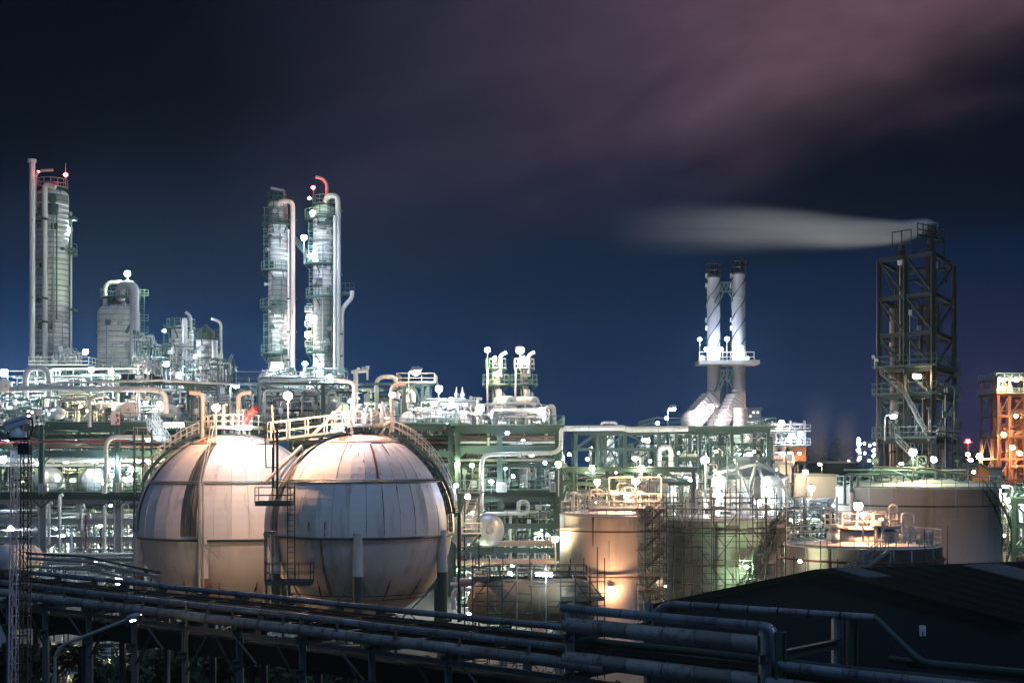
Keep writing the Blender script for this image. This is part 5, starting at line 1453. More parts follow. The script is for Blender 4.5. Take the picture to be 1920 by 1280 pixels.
for tt_, cx, wp, y0, y1, dd in ((t, 521, 36, 400, 690, 215), (t2, 607, 40, 405, 690, 215), (bpy.data.objects['distillation_column'], 98, 59, 380, 690, 205)):
    for k in range(7):
        x = cx + rnd.uniform(-.42, .42) * wp; ya, yb = sorted((rnd.uniform(y0, y1), rnd.uniform(y0, y1)))
        rr = wp / 2 * dd / F; off = math.sqrt(max(.05, rr * rr - ((x - cx) * dd / F) ** 2)) + .16
        MB().tube(P(x, yb, dd - off), P(x, ya, dd - off), rnd.uniform(.05, .11), 6).build('conduit', MAT[rnd.choice(('dark_steel', 'green_steel', 'grey_steel'))], tt_)
        q = P(x, rnd.uniform(y0, y1), dd - off); MB().box(q, (rnd.uniform(.4, 1.2), .25, rnd.uniform(.4, 1.0))).build('bracket', MAT[rnd.choice(('dark_steel', 'green_steel'))], tt_)
    for k in range(4):
        y = rnd.uniform(y0 + 20, y1); MB().lathe(P(cx, y, dd), [(wp / 2 * dd / F + .02, 0), (wp / 2 * dd / F + .05, 0), (wp / 2 * dd / F + .05, rnd.uniform(.4, 1.8)), (wp / 2 * dd / F + .02, .1)], 28, R(180) + rnd.uniform(0, 1.2), R(180) + rnd.uniform(1.6, 3.0)).build('cladding_patch', MAT[rnd.choice(('soot', 'soot', 'grey_duct'))], tt_)
for tt_, cx, wp, ya, yb, dd, a0, a1 in ((t2, 607, 40, 640, 562, 215, 205, 350), (t2, 607, 40, 690, 650, 215, 280, 350), (t, 521, 36, 590, 520, 215, 240, 345), (t, 521, 36, 424, 388, 215, 190, 350), (bpy.data.objects['distillation_column'], 98, 59, 382, 368, 205, 180, 360)):
    MB().lathe(P(cx, ya, dd), [(wp / 2 * dd / F + .03, 0), (wp / 2 * dd / F + .03, (ya - yb) * dd / F)], 24, R(a0), R(a1)).build('soot_patch', MAT['soot'], tt_)
t = thing('bridge_stair', 'sloping railed bridge between the two tall columns', 'walkway', P(572, 500, D))
MB().stair(P(586, 494, D - 1), P(551, 452, D - 1), (0, 1, 0), 1.2, .12).build('stair', MAT['green_steel'], t)

# two small columns on the exchanger deck
D = 176
for cx, nm, sd in ((930, 'small column with a greenish lamp, left of the two on the exchanger deck', 1), (983, 'small column with a bluish white lamp, right of the two on the exchanger deck', 2)):
    t, r = vessel_col(nm, cx, 15, 690, 800, D, 'pale_pipe', 14, plats=((694, 20, 20, 'green_rail' if sd == 1 else 'rail_paint'), (724, 26, 26, 'green_rail')), ladder=((cx - 12, 700, 790),))
    attach(t, 'vent_pipe', D - 1, [(cx + 8, 700), (cx + 8, 666), (cx + 20, 660)], .24, 'white_pipe', 1)
    attach(t, 'side_pipe', D - 1.6, [(cx - 16, 800), (cx - 16, 690)], .12, 'white_pipe')
    attach(t, 'side_pipe', D - 1.4, [(cx + 5, 800), (cx + 5, 730)], .4, 'white_pipe')
    attach(t, 'relief_valve', D - .8, [(cx - 5, 694), (cx - 5, 670), (cx, 668), (cx, 684)], .16, 'white_pipe', .4)
    MB().span(P(cx - 8, 706, D - 1.4), P(cx + 12, 700, D - 1)).build('instrument_box', MAT['grey_steel'], t)
    nozzles(t, cx, 15, D, (715, 740, 755, 770), sd)

# tee vent and twin white spires
t = thing('vent_tee', 'white T shaped vent pipe above the front sphere', 'vent', P(667, 800, 168))
MB().tube(P(667, 800, 168), P(667, 693, 168), .3, 10).tube(P(659, 697, 168), P(690, 694, 168), .22, 10).tube(P(689, 694, 168), P(689, 712, 168), .12, 8).tube(P(689, 692, 168), P(689, 686, 168), .22, 8).tube(P(681, 692, 168), P(681, 688, 168), .2, 8).tube(P(672, 694, 168), P(672, 689, 168), .2, 8).build('body', MAT['pale_pipe'], t)
t = thing('vent_tee', 'pair of thin white spires above the exchanger deck', 'vent', P(862, 800, 171))
for x in (856, 867): MB().tube(P(x, 770, 171), P(x, 742, 171), .2, 8).lathe(P(x, 742, 171), [(.3, 0), (.3, .2), (.12, .5), (.05, 1.1)], 8).tube(P(x, 756, 171), P(x, 750, 171), .36, 8).build('spire', MAT['white_pipe'], t)
# extra access scaffolds / towers
frame('small railed access tower right of the tall inverted U pipe', [757, 775, 792, 803], [170, 176], [722, 760], 170, base=800, bracing=.6, seed=30, w=.26, beam=.26, deck=(722,), rails=(722,), m='green_steel', railm='rail_paint')
frame('green platform tower at the foot of the leftmost column', [70, 96, 122, 160], [188, 198], [690, 725], 188, base=800, bracing=.7, seed=31, w=.36, beam=.36, deck=(690,), rails=(690,), railm='rail_paint')
frame('railed platform tower behind the short wide column', [262, 280, 300], [188, 196], [650, 690], 188, base=800, bracing=.6, seed=32, w=.28, beam=.3, deck=(690,), rails=(690,))
frame('low pale platform beneath the tall column pair', [508, 540, 575, 588], [205, 212], [716, 735], 205, base=800, bracing=.2, seed=33, w=.5, beam=.3, deck=(716,), rails=(716,), m='cladding', railm='rail_paint')

# ------------------------------------------------------------------ vertical vessels under the exchanger deck
D = 172
for cx, wp, y0, y1, m, l in ((984, 20, 862, 925, 'silver', 'silver upright vessel under the exchanger deck'), (962, 22, 856, 925, 'green_steel', 'dark green upright vessel left of the silver one'), (1012, 18, 858, 925, 'green_steel', 'dark green upright vessel right of the silver one'), (1145, 14, 815, 878, 'pale_pipe', 'pale upright vessel seen through the slender pipe bridge')):
    vessel_col(l, cx, wp, y0, y1, D if cx < 1100 else 192, m, 14, name='upright_vessel', group='upright vessels')

# ------------------------------------------------------------------ twin stacks
D = 215
def stack(cx, wp, ytop, ybase, label):
    s = D / F; r = wp / 2 * s
    c = P(cx, ybase, D); H = (ybase - ytop) * s
    t = thing('chimney_stack', label, 'chimney', c, 'twin exhaust stacks')
    capz = H - 26 * s
    MB().lathe(c, [(r, 0), (r, capz * .4), (r + .06, capz * .4), (r + .06, capz * .4 + .25), (r, capz * .4 + .25), (r, capz)], 32).build('shell', MAT['grey_duct'], t)
    MB().lathe(c, [(r * .95, capz), (r * 1.06, capz), (r * 1.06, capz + .5), (r * .75, capz + .6), (r * .75, H), (r * .6, H), (r * .6, capz + .6)], 24).build('top_cap', MAT['black_steel'], t)
    b = MB()
    for i in range(8):
        a = 2 * PI * i / 8; b.bar(c + V((math.cos(a) * r * 1.12, math.sin(a) * r * 1.12, capz + .2)), c + V((math.cos(a) * r * 1.12, math.sin(a) * r * 1.12, H - .1)), .13)
    b.ring(c + V((0, 0, H - .1)), r * 1.12, .1, 20); b.ring(c + V((0, 0, capz + 1.1)), r * 1.12, .08, 20)
    b.build('cap_cage', MAT['black_steel'], t)
    # three helical strakes on the upper part
    z0, z1 = H * .56, capz - .6
    for k in range(3):
        b = MB(); n = 60; vs = []
        for i in range(n + 1):
            a = 2 * PI * (k / 3 + 1.25 * i / n); z = z0 + (z1 - z0) * i / n
            for rr in (r * .99, r + .2): vs.append(c + V((math.cos(a) * rr, math.sin(a) * rr, z)))
            for rr in (r + .2, r * .99): vs.append(c + V((math.cos(a) * rr, math.sin(a) * rr, z + .12)))
        fs = []
        for i in range(n):
            for j in range(4): fs.append((4 * i + j, 4 * i + (j + 1) % 4, 4 * i + 4 + (j + 1) % 4, 4 * i + 4 + j))
        b.add(vs, fs); b.build('strake', MAT['dark_steel'], t)
    b = MB()
    for y in (735, 683, 560): q = P(cx, y, D); b.lathe(q, [(r, 0), (r + .1, 0), (r + .1, .3), (r, .3)], 28, sm=False)
    b.build('stiffener_ring', MAT['grey_steel'], t)
    for y in (517, 535, 600, 615): MB().box(P(cx - wp / 2 - 1, y, D), (.4, .5, .7)).build('junction_box', MAT['cladding'], t)
    return t
k1 = stack(1338, 24, 495, 880, 'left stack of the twin grey exhaust stacks with spiral fins')
k2 = stack(1385, 25, 489, 880, 'right stack of the twin grey exhaust stacks with spiral fins')
t = thing('stack_bracing', 'green steel trusses and railed platform tying the twin stacks together', 'steel structure', P(1362, 806, D))
def truss(y0, y1):
    b = MB()
    for dd in (-1, 1):
        a, c, e, f = P(1350, y0, D + dd), P(1373, y0 - 1, D + dd), P(1350, y1, D + dd), P(1373, y1, D + dd)
        b.bar(a, c, .22).bar(e, f, .22)
        for i in range(3): b.bar(a.lerp(c, i / 3), e.lerp(f, (i + .5) / 3), .14).bar(e.lerp(f, (i + .5) / 3), a.lerp(c, (i + 1) / 3), .14)
        b.bar(e, P(1340, y1 + 22, D + dd * 1.4), .2).bar(P(1357, y1 - 1, D + dd), P(1350, y1 + 18, D + dd), .2).bar(P(1366, y1, D + dd), P(1374, y1 + 18, D + dd), .2)
    b.build('truss', MAT['green_steel'], t)
truss(530, 546); truss(695, 712)
p = MB().span(P(1311, 682, D - 2.6), P(1414, 679, D + 2.6)).build('platform', MAT['grey_steel'], t)
MB().rail([P(1311, 678, D - 2.5), P(1414, 678, D - 2.5), P(1414, 678, D + 2.5), P(1311, 678, D + 2.5)], 1.5, .1, 1.2, closed=True).build('railing', MAT['rail_paint'], p)
MB().ladder(P(1357, 800, D), P(1357, 683, D), (1, 0, 0), .9, .12).bar(P(1364, 800, D), P(1364, 683, D), .25).bar(P(1351, 800, D), P(1351, 683, D), .25).build('ladder', MAT['green_steel'], t)
for a in ((P(1316, 672, D), .5), (P(1402, 672, D - 1), .4), (P(1347, 664, D), .4)): MB().ball(a[0], a[1], 10, 6).tube(a[0], a[0] - V((0, 0, .9)), .14, 8).build('valve', MAT['white_pipe'], t)
# sloping ducts into the stacks
def duct(label, x0, y0, x1, y1, w, m='grey_duct'):
    t = thing('flue_duct', label, 'duct', P(x0, y0, D - 2), 'flue ducts of the stacks')
    a, c = P(x0, y0, D - 2), P(x1, y1, D - 1)
    MB().bar(a, c, 2.6, w * D / F).build('body', MAT[m], t)
    d = (c - a).normalized(); b = MB()
    for i in range(9): q = a.lerp(c, (i + .5) / 9); b.bar(q - d * .07, q + d * .07, 2.8, w * D / F + .25)
    b.build('rib', MAT['grey_steel'], t)
    MB().lathe(a - V((0, 1.3, 0)), [(.01, .25), (w * D / F * .62, .2), (w * D / F * .65, -2.4), (.01, -2.45)], 20, axis=V((0, -1, 0))).build('fan_casing', MAT[m], t)
    return t
duct('left sloping flue duct rising to the left stack', 1297, 789, 1334, 747, 30)
duct('right sloping flue duct between the two stacks', 1350, 796, 1378, 742, 17)
drum(P(1388, 800, D - 3), P(1388, 765, D - 3), 1.05, 'grey upright silencer in front of the right stack', 'grey_duct', saddles=False, manway=False, dish=.05)
# bright cylinder and hopper below the deck
drum(P(1388, 868, 200), P(1388, 812, 200), 1.8, 'brightly lit white cylinder below the right stack', 'white_pipe', saddles=False, manway=False, dish=.05)
D = 165
t = thing('hopper_shed', 'grey cone roofed hopper on splayed legs behind the wrapped tank', 'hopper', P(1400, 1120, D))
c = P(1402, 892, D)
MB().lathe(c, [(5.0, 0), (5.1, -.3), (1.4, 1.9), (1.2, 2.3), (.01, 2.4)], 8, sm=False).build('roof', MAT['grey_steel'], t)
MB().lathe(c, [(4.3, -.3), (4.3, -5.5)], 24).build('wall', MAT['cladding'], t)
for x0, y0, x1, y1 in ((1338, 880, 1402, 935), (1455, 888, 1492, 952), (1418, 865, 1452, 950), (1378, 860, 1408, 945), (1338, 888, 1418, 870), (1460, 886, 1418, 868), (1402, 925, 1418, 870), (1345, 880, 1325, 955)):
    MB().bar(P(x0, y0, D - 6), P(x1, y1, D - 7), .34).build('leg', MAT['grey_steel'], t)
MB().ladder(P(1372, 925, D - 7), P(1372, 830, D - 7), (1, 0, 0), 1, .14).build('ladder', MAT['green_steel'], t)
for i, (cx, wp, y0, l) in enumerate(((1347, 24, 900, 'blazing white lit vessel left below the cone roof'), (1444, 34, 900, 'blazing white lit vessel right below the cone roof'), (1255, 26, 905, 'pale upright vessel behind the orange lit pipework'))):
    vessel_col(l, cx, wp, y0, 990, 156, 'white_pipe', 20, name='upright_vessel', group='upright vessels')

# ------------------------------------------------------------------ dark frame tower with brown stacks
D = 190
t = thing('stack_tower', 'tall dark steel tower holding brown flare stacks', 'tower', P(1720, 1098, D))
cn = {'A': (1750, 186), 'B': (1648, 193), 'C': (1788, 199), 'E': (1690, 206)}
def TP(k, y):     # y measured at the near corner's depth
    x, d = cn[k]; z = P(0, y, 186).z
    return V(((x - 960) / F * d, d, z))
def lerpk(a, b_, f, y): return TP(a, y).lerp(TP(b_, y), f)
for k in 'ABCE': MB().ibeam(V((TP(k, 0).x, TP(k, 0).y, 0)), TP(k, 474), .62, .62).build('leg', MAT['tower_steel'], t)
q0 = lerpk('A', 'B', .5, 474); MB().ibeam(V((q0.x, q0.y, 0)), q0, .6, .6).build('leg', MAT['tower_steel'], t)
LV = [475, 550, 622, 690, 742, 826]
for y in LV:
    b = MB()
    for a, c in (('A', 'B'), ('A', 'C'), ('B', 'E'), ('C', 'E')): b.ibeam(TP(a, y), TP(c, y), .4, .55)
    b.build('beam', MAT['tower_steel'], t)
for y0, y1 in zip(LV, LV[1:]):
    b = MB()
    m0, m1 = lerpk('A', 'B', .5, y0), lerpk('A', 'B', .5, y1)
    b.bar(TP('B', y0), m1, .28).bar(m0, TP('A', y1), .28).bar(TP('C', y0), TP('A', y1), .28).bar(TP('E', y0), TP('C', y1), .24).bar(TP('B', y0), TP('E', y1), .24)
    b.build('brace', MAT['tower_steel'], t)
for y in (690, 742, 826):
    b = MB(); o = .14
    v = [TP(k, y) + V((0, 0, .3)) for k in 'BACE']; cen = sum(v, V()) / 4
    v = [cen + (q - cen) * 1.18 for q in v]; v2 = [q + V((0, 0, .14)) for q in v]
    b.add(v + v2, [(3, 2, 1, 0), (4, 5, 6, 7), (0, 1, 5, 4), (1, 2, 6, 5), (2, 3, 7, 6), (3, 0, 4, 7)])
    p = b.build('platform', MAT['tower_steel'], t)
    MB().rail(v2, 1.5, .1, 1.6, closed=True).build('railing', MAT['dark_steel'], p)
v = [TP(k, 474) + V((0, 0, .3)) for k in 'BACE']
p = MB().rail([lerpk('B', 'A', .25, 474), lerpk('B', 'A', .6, 474)], 3.6, .12, 1.5).rail([lerpk('A', 'B', .28, 436), lerpk('A', 'C', .5, 436), lerpk('C', 'E', .5, 436)], 1.6, .12, 1.4).build('railing', MAT['tower_steel'], t)
b = MB()
for f, k in ((.28, 'B'), (.5, 'C')): b.bar(lerpk('A', k, f, 436), lerpk('A', k, f, 474), .2)
b.bar(lerpk('A', 'B', .28, 436), lerpk('A', 'C', .5, 436), .24); b.build('top_frame', MAT['tower_steel'], t)
MB().stair(P(1695, 740, 188), P(1742, 826, 186), (.3, 1, 0), 1.3, .14).build('stair', MAT['post_grey'], t)
MB().stair(P(1650, 700, 189), P(1700, 742, 188), (.3, 1, 0), 1.0, .1).build('stair', MAT['post_grey'], t)
MB().stair(P(1680, 826, 187), P(1742, 890, 182), (.3, 1, 0), 1.2, .12).build('stair', MAT['post_grey'], t)
b = MB()
for y in (700, 745, 790, 800, 840, 860, 870): b.box(P(1795, y, 199), (1.1, .9, 1.1))
b.bar(P(1793, 690, 199), P(1793, 890, 199), .2).build('junction_box', MAT['post_grey'], t)
def flare(label, cx, wp, ytop, D, m, tip, ybase=1098):
    s = D / F; r = wp / 2 * s; c = P(cx, 860 + 42900 / D, D); H = P(0, ytop, D).z
    t = thing('flare_stack', label, 'chimney', (c.x, c.y, 0), 'stacks inside the dark tower')
    MB().lathe((c.x, c.y, 0), [(r * 1.15, 0), (r * 1.15, H * .4), (r, H * .42), (r, H - (3.0 if tip else .1)), (r * .9, H - (3.0 if tip else .1))], 24).build('shell', MAT[m], t)
    if tip: MB().lathe((c.x, c.y, H), [(r * .7, -3.2), (r * .75, -1.7), (r * 1.35, -1.4), (r * 1.45, 0), (r * 1.2, 0), (r * 1.1, -1.3)], 24).build('tip', MAT['black_steel'], t)
    else: MB().lathe((c.x, c.y, H), [(r * 1.1, -.1), (r * 1.15, .2), (r * .9, .5), (r * .2, .8)], 24).build('tip', MAT['black_steel'], t)
    b = MB()
    for i in range(6): z = H * (.25 + .12 * i); b.lathe((c.x, c.y, z), [(r, 0), (r * 1.18, 0), (r * 1.18, .2), (r, .2)], 20, sm=False)
    b.build('flange', MAT['dark_brown'], t)
    return t
flare('brown flare stack nearer the left leg of the dark tower', 1690, 15, 430, 197, 'dark_brown', True)
flare('reddish brown flare stack in the right bay of the dark tower', 1744, 17, 421, 195, 'dark_brown', True)
flare('pinkish shorter stack at the left inside the dark tower', 1675, 14, 578, 199, 'pinkish_stack', False)
flare('short pinkish pipe stack by the right leg of the dark tower', 1768, 12, 800, 197, 'pinkish_stack', False)
t = thing('wind_sensor', 'small pale weather sensor on the tower platform corner', 'sensor', P(1640, 690, 190))
MB().bar(P(1640, 690, 190), P(1640, 668, 190), .1).bar(P(1636, 672, 190), P(1645, 672, 190), .1).ball(P(1637, 668, 190), .22, 8, 5).box(P(1643, 675, 190), (.5, .3, .3)).build('body', MAT['cladding'], t)

# ------------------------------------------------------------------ orange lit plant tower at the right edge
D = 330
frame('orange lit steel tower at the right picture edge, farther away', [1872, 1893, 1922, 1945], [330, 342], [712, 740, 780, 820, 860, 900], 330, bracing=.5, seed=40, w=.6, beam=.5, deck=(712, 740, 820), rails=(712, 740, 820), m='pinkish_stack', railm='rail_paint', deckm='brown_stack', top=705)
drum(P(1870, 730, 334), P(1893, 730, 334), 1.5, 'glowing orange drum near the top of the right edge tower', 'pink_pipe', dish=.4)
manifold('orange lit pipework inside the right edge tower', 1868, 1930, 745, 905, 330, 340, 34, 20, 41, ('pink_pipe', 'pinkish_stack', 'pale_pipe'), .12, .5, valves=14)
vessel_col('brown upright vessel inside the right edge tower', 1908, 18, 745, 905, 336, 'pinkish_stack', 16, name='upright_vessel', group='upright vessels')
# ------------------------------------------------------------------ things farther back
def block(label, x0, x1, y0, y1, D, m, wins=(), name='plant_building', dep=14, roofm='grey_steel'):
    t = thing(name, label, 'building', P((x0 + x1) / 2, 860 + 42900 / D, D), 'buildings behind the plant')
    a, c = P(x0, y1, D), P(x1, y0, D)
    MB().span(a, c + V((0, dep, 0))).build('wall', MAT[m], t)
    MB().span(V((a.x - .2, a.y - .2, c.z)), V((c.x + .2, a.y + dep, c.z + .35))).build('roof', MAT[roofm], t)
    for x, y, w_, h in wins:
        f = MB().span(P(x - w_ / 2 - .8, y + h / 2 + .8, D - .06), P(x + w_ / 2 + .8, y - h / 2 - .8, D)).build('window', MAT['grey_steel'], t)
        MB().span(P(x - w_ / 2, y + h / 2, D - .12), P(x + w_ / 2, y - h / 2, D - .07)).build('pane', emit('lit_window', (.85, .92, 1), 2.2), f)
    return t
block('tall grey block with a few lit windows behind the twin stacks', 1398, 1427, 767, 900, 262, 'grey_duct', [(1413, 773, 4, 4), (1421, 773, 4, 4), (1407, 780, 4, 3), (1402, 791, 3, 2), (1410, 794, 3, 2), (1418, 793, 3, 2), (1422, 822, 5, 5), (1434 - 14, 850, 4, 4)])
block('blue grey low block behind the lit cone roofed hopper', 1515, 1569, 893, 1000, 205, 'cladding')
block('white wall lit strongly, right of the cone roofed hopper', 1424, 1484, 871, 930, 215, 'cream_wall')
block('orange lit wall right of the right stack', 1418, 1440, 839, 866, 240, 'orange_wall')
block('orange lit cladding below the white lamps of the small unit', 1487, 1511, 838, 864, 236, 'orange_wall')
block('dark shed in front of the rising steam', 1548, 1612, 868, 900, 250, 'wall_dark', name='dark_shed')
block('grey block under the pipe bridge by the arch pipe', 1225, 1290, 815, 880, 235, 'grey_duct', [(1228, 834, 2, 3), (1232, 834, 2, 3)])
block('dim warehouse between the largest tank and the orange tower', 1815, 1880, 878, 930, 300, 'cream_wall', name='warehouse')
t = thing('gable_house', 'small orange lit house with a gabled end behind the largest tank', 'building', P(1840, 940, 262))
a = [P(1822, 940, 262), P(1855, 940, 262), P(1855, 882, 262), P(1838, 871, 262), P(1822, 882, 262)]
o = V((0, 12, 0)); MB().add(a + [q + o for q in a], [(0, 1, 2, 3, 4), (9, 8, 7, 6, 5), (0, 5, 6, 1), (1, 6, 7, 2), (4, 9, 5, 0)]).build('wall', MAT['orange_wall'], t)
e = V((0, -.4, .15)); r_ = [a[4] + V((-.4, -.4, -.2)), a[3] + e, a[2] + V((.4, -.4, -.2))]
MB().add(r_ + [q + V((0, 13, 0)) for q in r_] + [q + V((0, 0, .25)) for q in r_] + [q + V((0, 13, .25)) for q in r_], [(0, 1, 4, 3), (1, 2, 5, 4), (6, 9, 10, 7), (7, 10, 11, 8), (0, 6, 7, 1), (1, 7, 8, 2), (3, 4, 10, 9), (4, 5, 11, 10), (0, 3, 9, 6), (2, 8, 11, 5)]).build('roof', MAT['grey_steel'], t)
frame('small lit plant unit with white lamps right of the stacks', [1448, 1465, 1482, 1508], [238, 246], [795, 812, 838, 868], 238, bracing=.6, seed=50, w=.4, beam=.4, deck=(812, 838), rails=(812, 838), m='grey_steel', railm='rail_paint', top=788)
manifold('white lit pipework of the small unit right of the stacks', 1448, 1508, 800, 870, 238, 244, 30, 14, 51, W_, .1, .35, valves=12)
drum(P(1455, 862, 236), P(1484, 862, 236), 1.4, 'white drum low on the small unit right of the stacks', 'white_pipe')
# far light strung tower
D = 620
t = thing('distant_tower', 'far dark tower strung with many small white lights', 'tower', P(1624, 930, D))
b = MB()
for x in (1609, 1622, 1640): b.bar(P(x, 930, D), P(x, 822 + (x - 1609) * .3, D), 1.2)
for y in range(830, 900, 12): b.bar(P(1609, y, D), P(1640, y, D), .7)
b.build('frame', MAT['black_steel'], t)
rnd = random.Random(4)
bw = bulbmat(ICE, 500, .8)
for i in range(30):
    x = rnd.choice((1609, 1609, 1611, 1622, 1631, 1638)); y = rnd.uniform(820 + (x - 1609) * .3, 870)
    MB().ball(P(x + rnd.uniform(-1.5, 1.5), y, D - 1.5), .62, 6, 4).build('bulb', bw, t)
# far trees along the horizon
for i, (x, y, D, r, l) in enumerate([(1520, 852, 520, 5, 'dark tree at the left end of the far tree line, under the steam'), (1538, 842, 540, 4.5, 'tall slim dark tree within the rising steam'), (1582, 838, 560, 5, 'dark far tree left of the light strung tower'), (1560, 858, 500, 5, 'low dark far tree behind the dark shed'),
                                     (1806, 862, 480, 5.5, 'dark far tree just right of the dark stack tower'), (1832, 866, 470, 6, 'dark far tree behind the red lit mast'), (1852, 860, 500, 6.5, 'broad dark far tree left of the orange tower'), (1876, 864, 490, 6, 'dark far tree partly behind the orange tower'), (1545, 872, 480, 6, 'dark rounded far tree left of the steam source'), (1500, 870, 470, 4.5, 'dark bush like far tree behind the white drum unit')]):
    leafy_tree(x, y, D, r, 700, 100 + i, l, 'far trees on the horizon', 1.1)
b = MB()
rnd = random.Random(9)
for i in range(2600):
    x = rnd.uniform(-520, 620); D_ = rnd.uniform(900, 1100); h = 8 + 3.5 * math.sin(x * .043) + 2.5 * math.sin(x * .17 + 1) + rnd.uniform(-2, 2)
    z = rnd.uniform(0, max(3, h)); s = rnd.uniform(1.6, 3.2)
    q = V((x, D_, z)); a = V((rnd.gauss(0, 1), rnd.gauss(0, .4), rnd.gauss(0, 1))).normalized(); c = a.orthogonal().normalized()
    b.add([q - a * s, q + c * s * .7, q + a * s, q - c * s * .7], [(0, 1, 2, 3)])
tag(b.build('far_treeline', MAT['leaf']), 'dark continuous tree line far off on the horizon', 'tree line', kind='stuff')
t = thing('aviation_mast', 'thin distant mast with a red light on top', 'mast', P(1815, 900, 400))
MB().tube(P(1815, 905, 400), P(1815, 830, 400), .3, 6).box(P(1815, 829, 400), (2.6, .6, .5)).build('pole', MAT['grey_steel'], t)

# ------------------------------------------------------------------ steam
def volume(name, mb, label, dens_fn, col_=(1, 1, 1), aniso=-.35):
    m = bpy.data.materials.new(name); m.use_nodes = True; tt = m.node_tree; tt.nodes.clear(); q = NG(tt)
    v = q.n('ShaderNodeVolumePrincipled'); o_ = q.n('ShaderNodeOutputMaterial'); tt.links.new(v.outputs[0], o_.inputs['Volume'])
    v.inputs['Color'].default_value = (*col_, 1); v.inputs['Anisotropy'].default_value = aniso
    co = q.n('ShaderNodeTexCoord').outputs['Object']
    sp = q.n('ShaderNodeSeparateXYZ'); tt.links.new(co, sp.inputs[0])
    q.put(v.inputs['Density'], dens_fn(q, co, *sp.outputs))
    MAT[name] = m
    return m
pl0 = P(1752, 419, 195)
b = MB()
prof = [(1.2, -1.5), (1.7, 0), (3.2, 5), (4.2, 10), (5.0, 16), (5.6, 23), (6.2, 32), (6.6, 40), (4.5, 47), (.1, 50)]
b.lathe(pl0, prof, 24, axis=V((-1, 0, -.03)))
def dens(q, co, x, y, z):
    L = q.m('MULTIPLY', x, -1.0)
    rad = q.m('ADD', .95, q.m('MULTIPLY', q.m('POWER', q.m('MAXIMUM', L, .01), .62), .48))
    zc = q.m('ADD', q.m('ADD', z, .3), q.m('MULTIPLY', q.m('MULTIPLY', q.step(L, 0, 6), q.step(L, 26, 8)), .75))
    zc = q.m('MULTIPLY', zc, q.m('ADD', 1.0, q.m('MULTIPLY', q.step(zc, -.3, .3), .25)))
    d = q.m('SQRT', q.m('ADD', q.m('MULTIPLY', y, y), q.m('MULTIPLY', zc, zc)))
    f = q.step(q.m('DIVIDE', d, rad), 1.0, .1)
    ln_ = q.m('MULTIPLY', q.m('POWER', q.m('MAXIMUM', q.m('SUBTRACT', 1.0, q.m('DIVIDE', L, 49.0)), 0.0), 2.2), q.step(L, -.8, 1.5))
    mp = q.n('ShaderNodeMapping'); q.t.links.new(co, mp.inputs[0]); mp.inputs['Scale'].default_value = (.06, .45, .8)
    nz = q.m('ADD', .15, q.m('MULTIPLY', q.noise(mp.outputs[0], 1.0, 3.5), 1.7))
    thin = q.m('DIVIDE', 1.2, q.m('ADD', .25, q.m('MULTIPLY', L, .07)))
    return q.m('MULTIPLY', q.m('MULTIPLY', q.m('MULTIPLY', f, ln_), q.m('MULTIPLY', nz, thin)), STEAM_D)
STEAM_D = 1.0
mplume = volume('steam_plume', b, '', dens)
tag(b.build('smoke_plume', mplume, loc=pl0), 'long pale smoke plume drifting left from the dark tower stacks', 'smoke', kind='stuff')
for i, (x, y, D, w_, h, l) in enumerate([(1532, 868, 262, 5.5, 15, 'faint steam column rising beside the dark shed'), (1585, 866, 268, 4.5, 12, 'faint glowing steam over the dark shed roof')]):
    o = P(x, y, D)
    b = MB().lathe(o, [(.1, 0), (w_ * .5, .1), (w_ * .8, h * .5), (w_, h * .9), (.1, h)], 20)
    def dens2(q, co, x_, y_, z_, w_=w_, h=h):
        d = q.m('SQRT', q.m('ADD', q.m('MULTIPLY', x_, x_), q.m('MULTIPLY', y_, y_)))
        f = q.step(q.m('DIVIDE', d, q.m('ADD', w_ * .45, q.m('MULTIPLY', z_, w_ * .5 / h))), 1, .1)
        nz = q.m('ADD', .3, q.m('MULTIPLY', q.noise(co, .25, 2), 1.2))
        return q.m('MULTIPLY', q.m('MULTIPLY', f, nz), q.m('MULTIPLY', q.step(z_, h, h * .15), .09))
    mm = volume('steam_%d' % i, b, '', dens2)
    tag(b.build('steam_cloud', mm, loc=o), l, 'steam', kind='stuff')

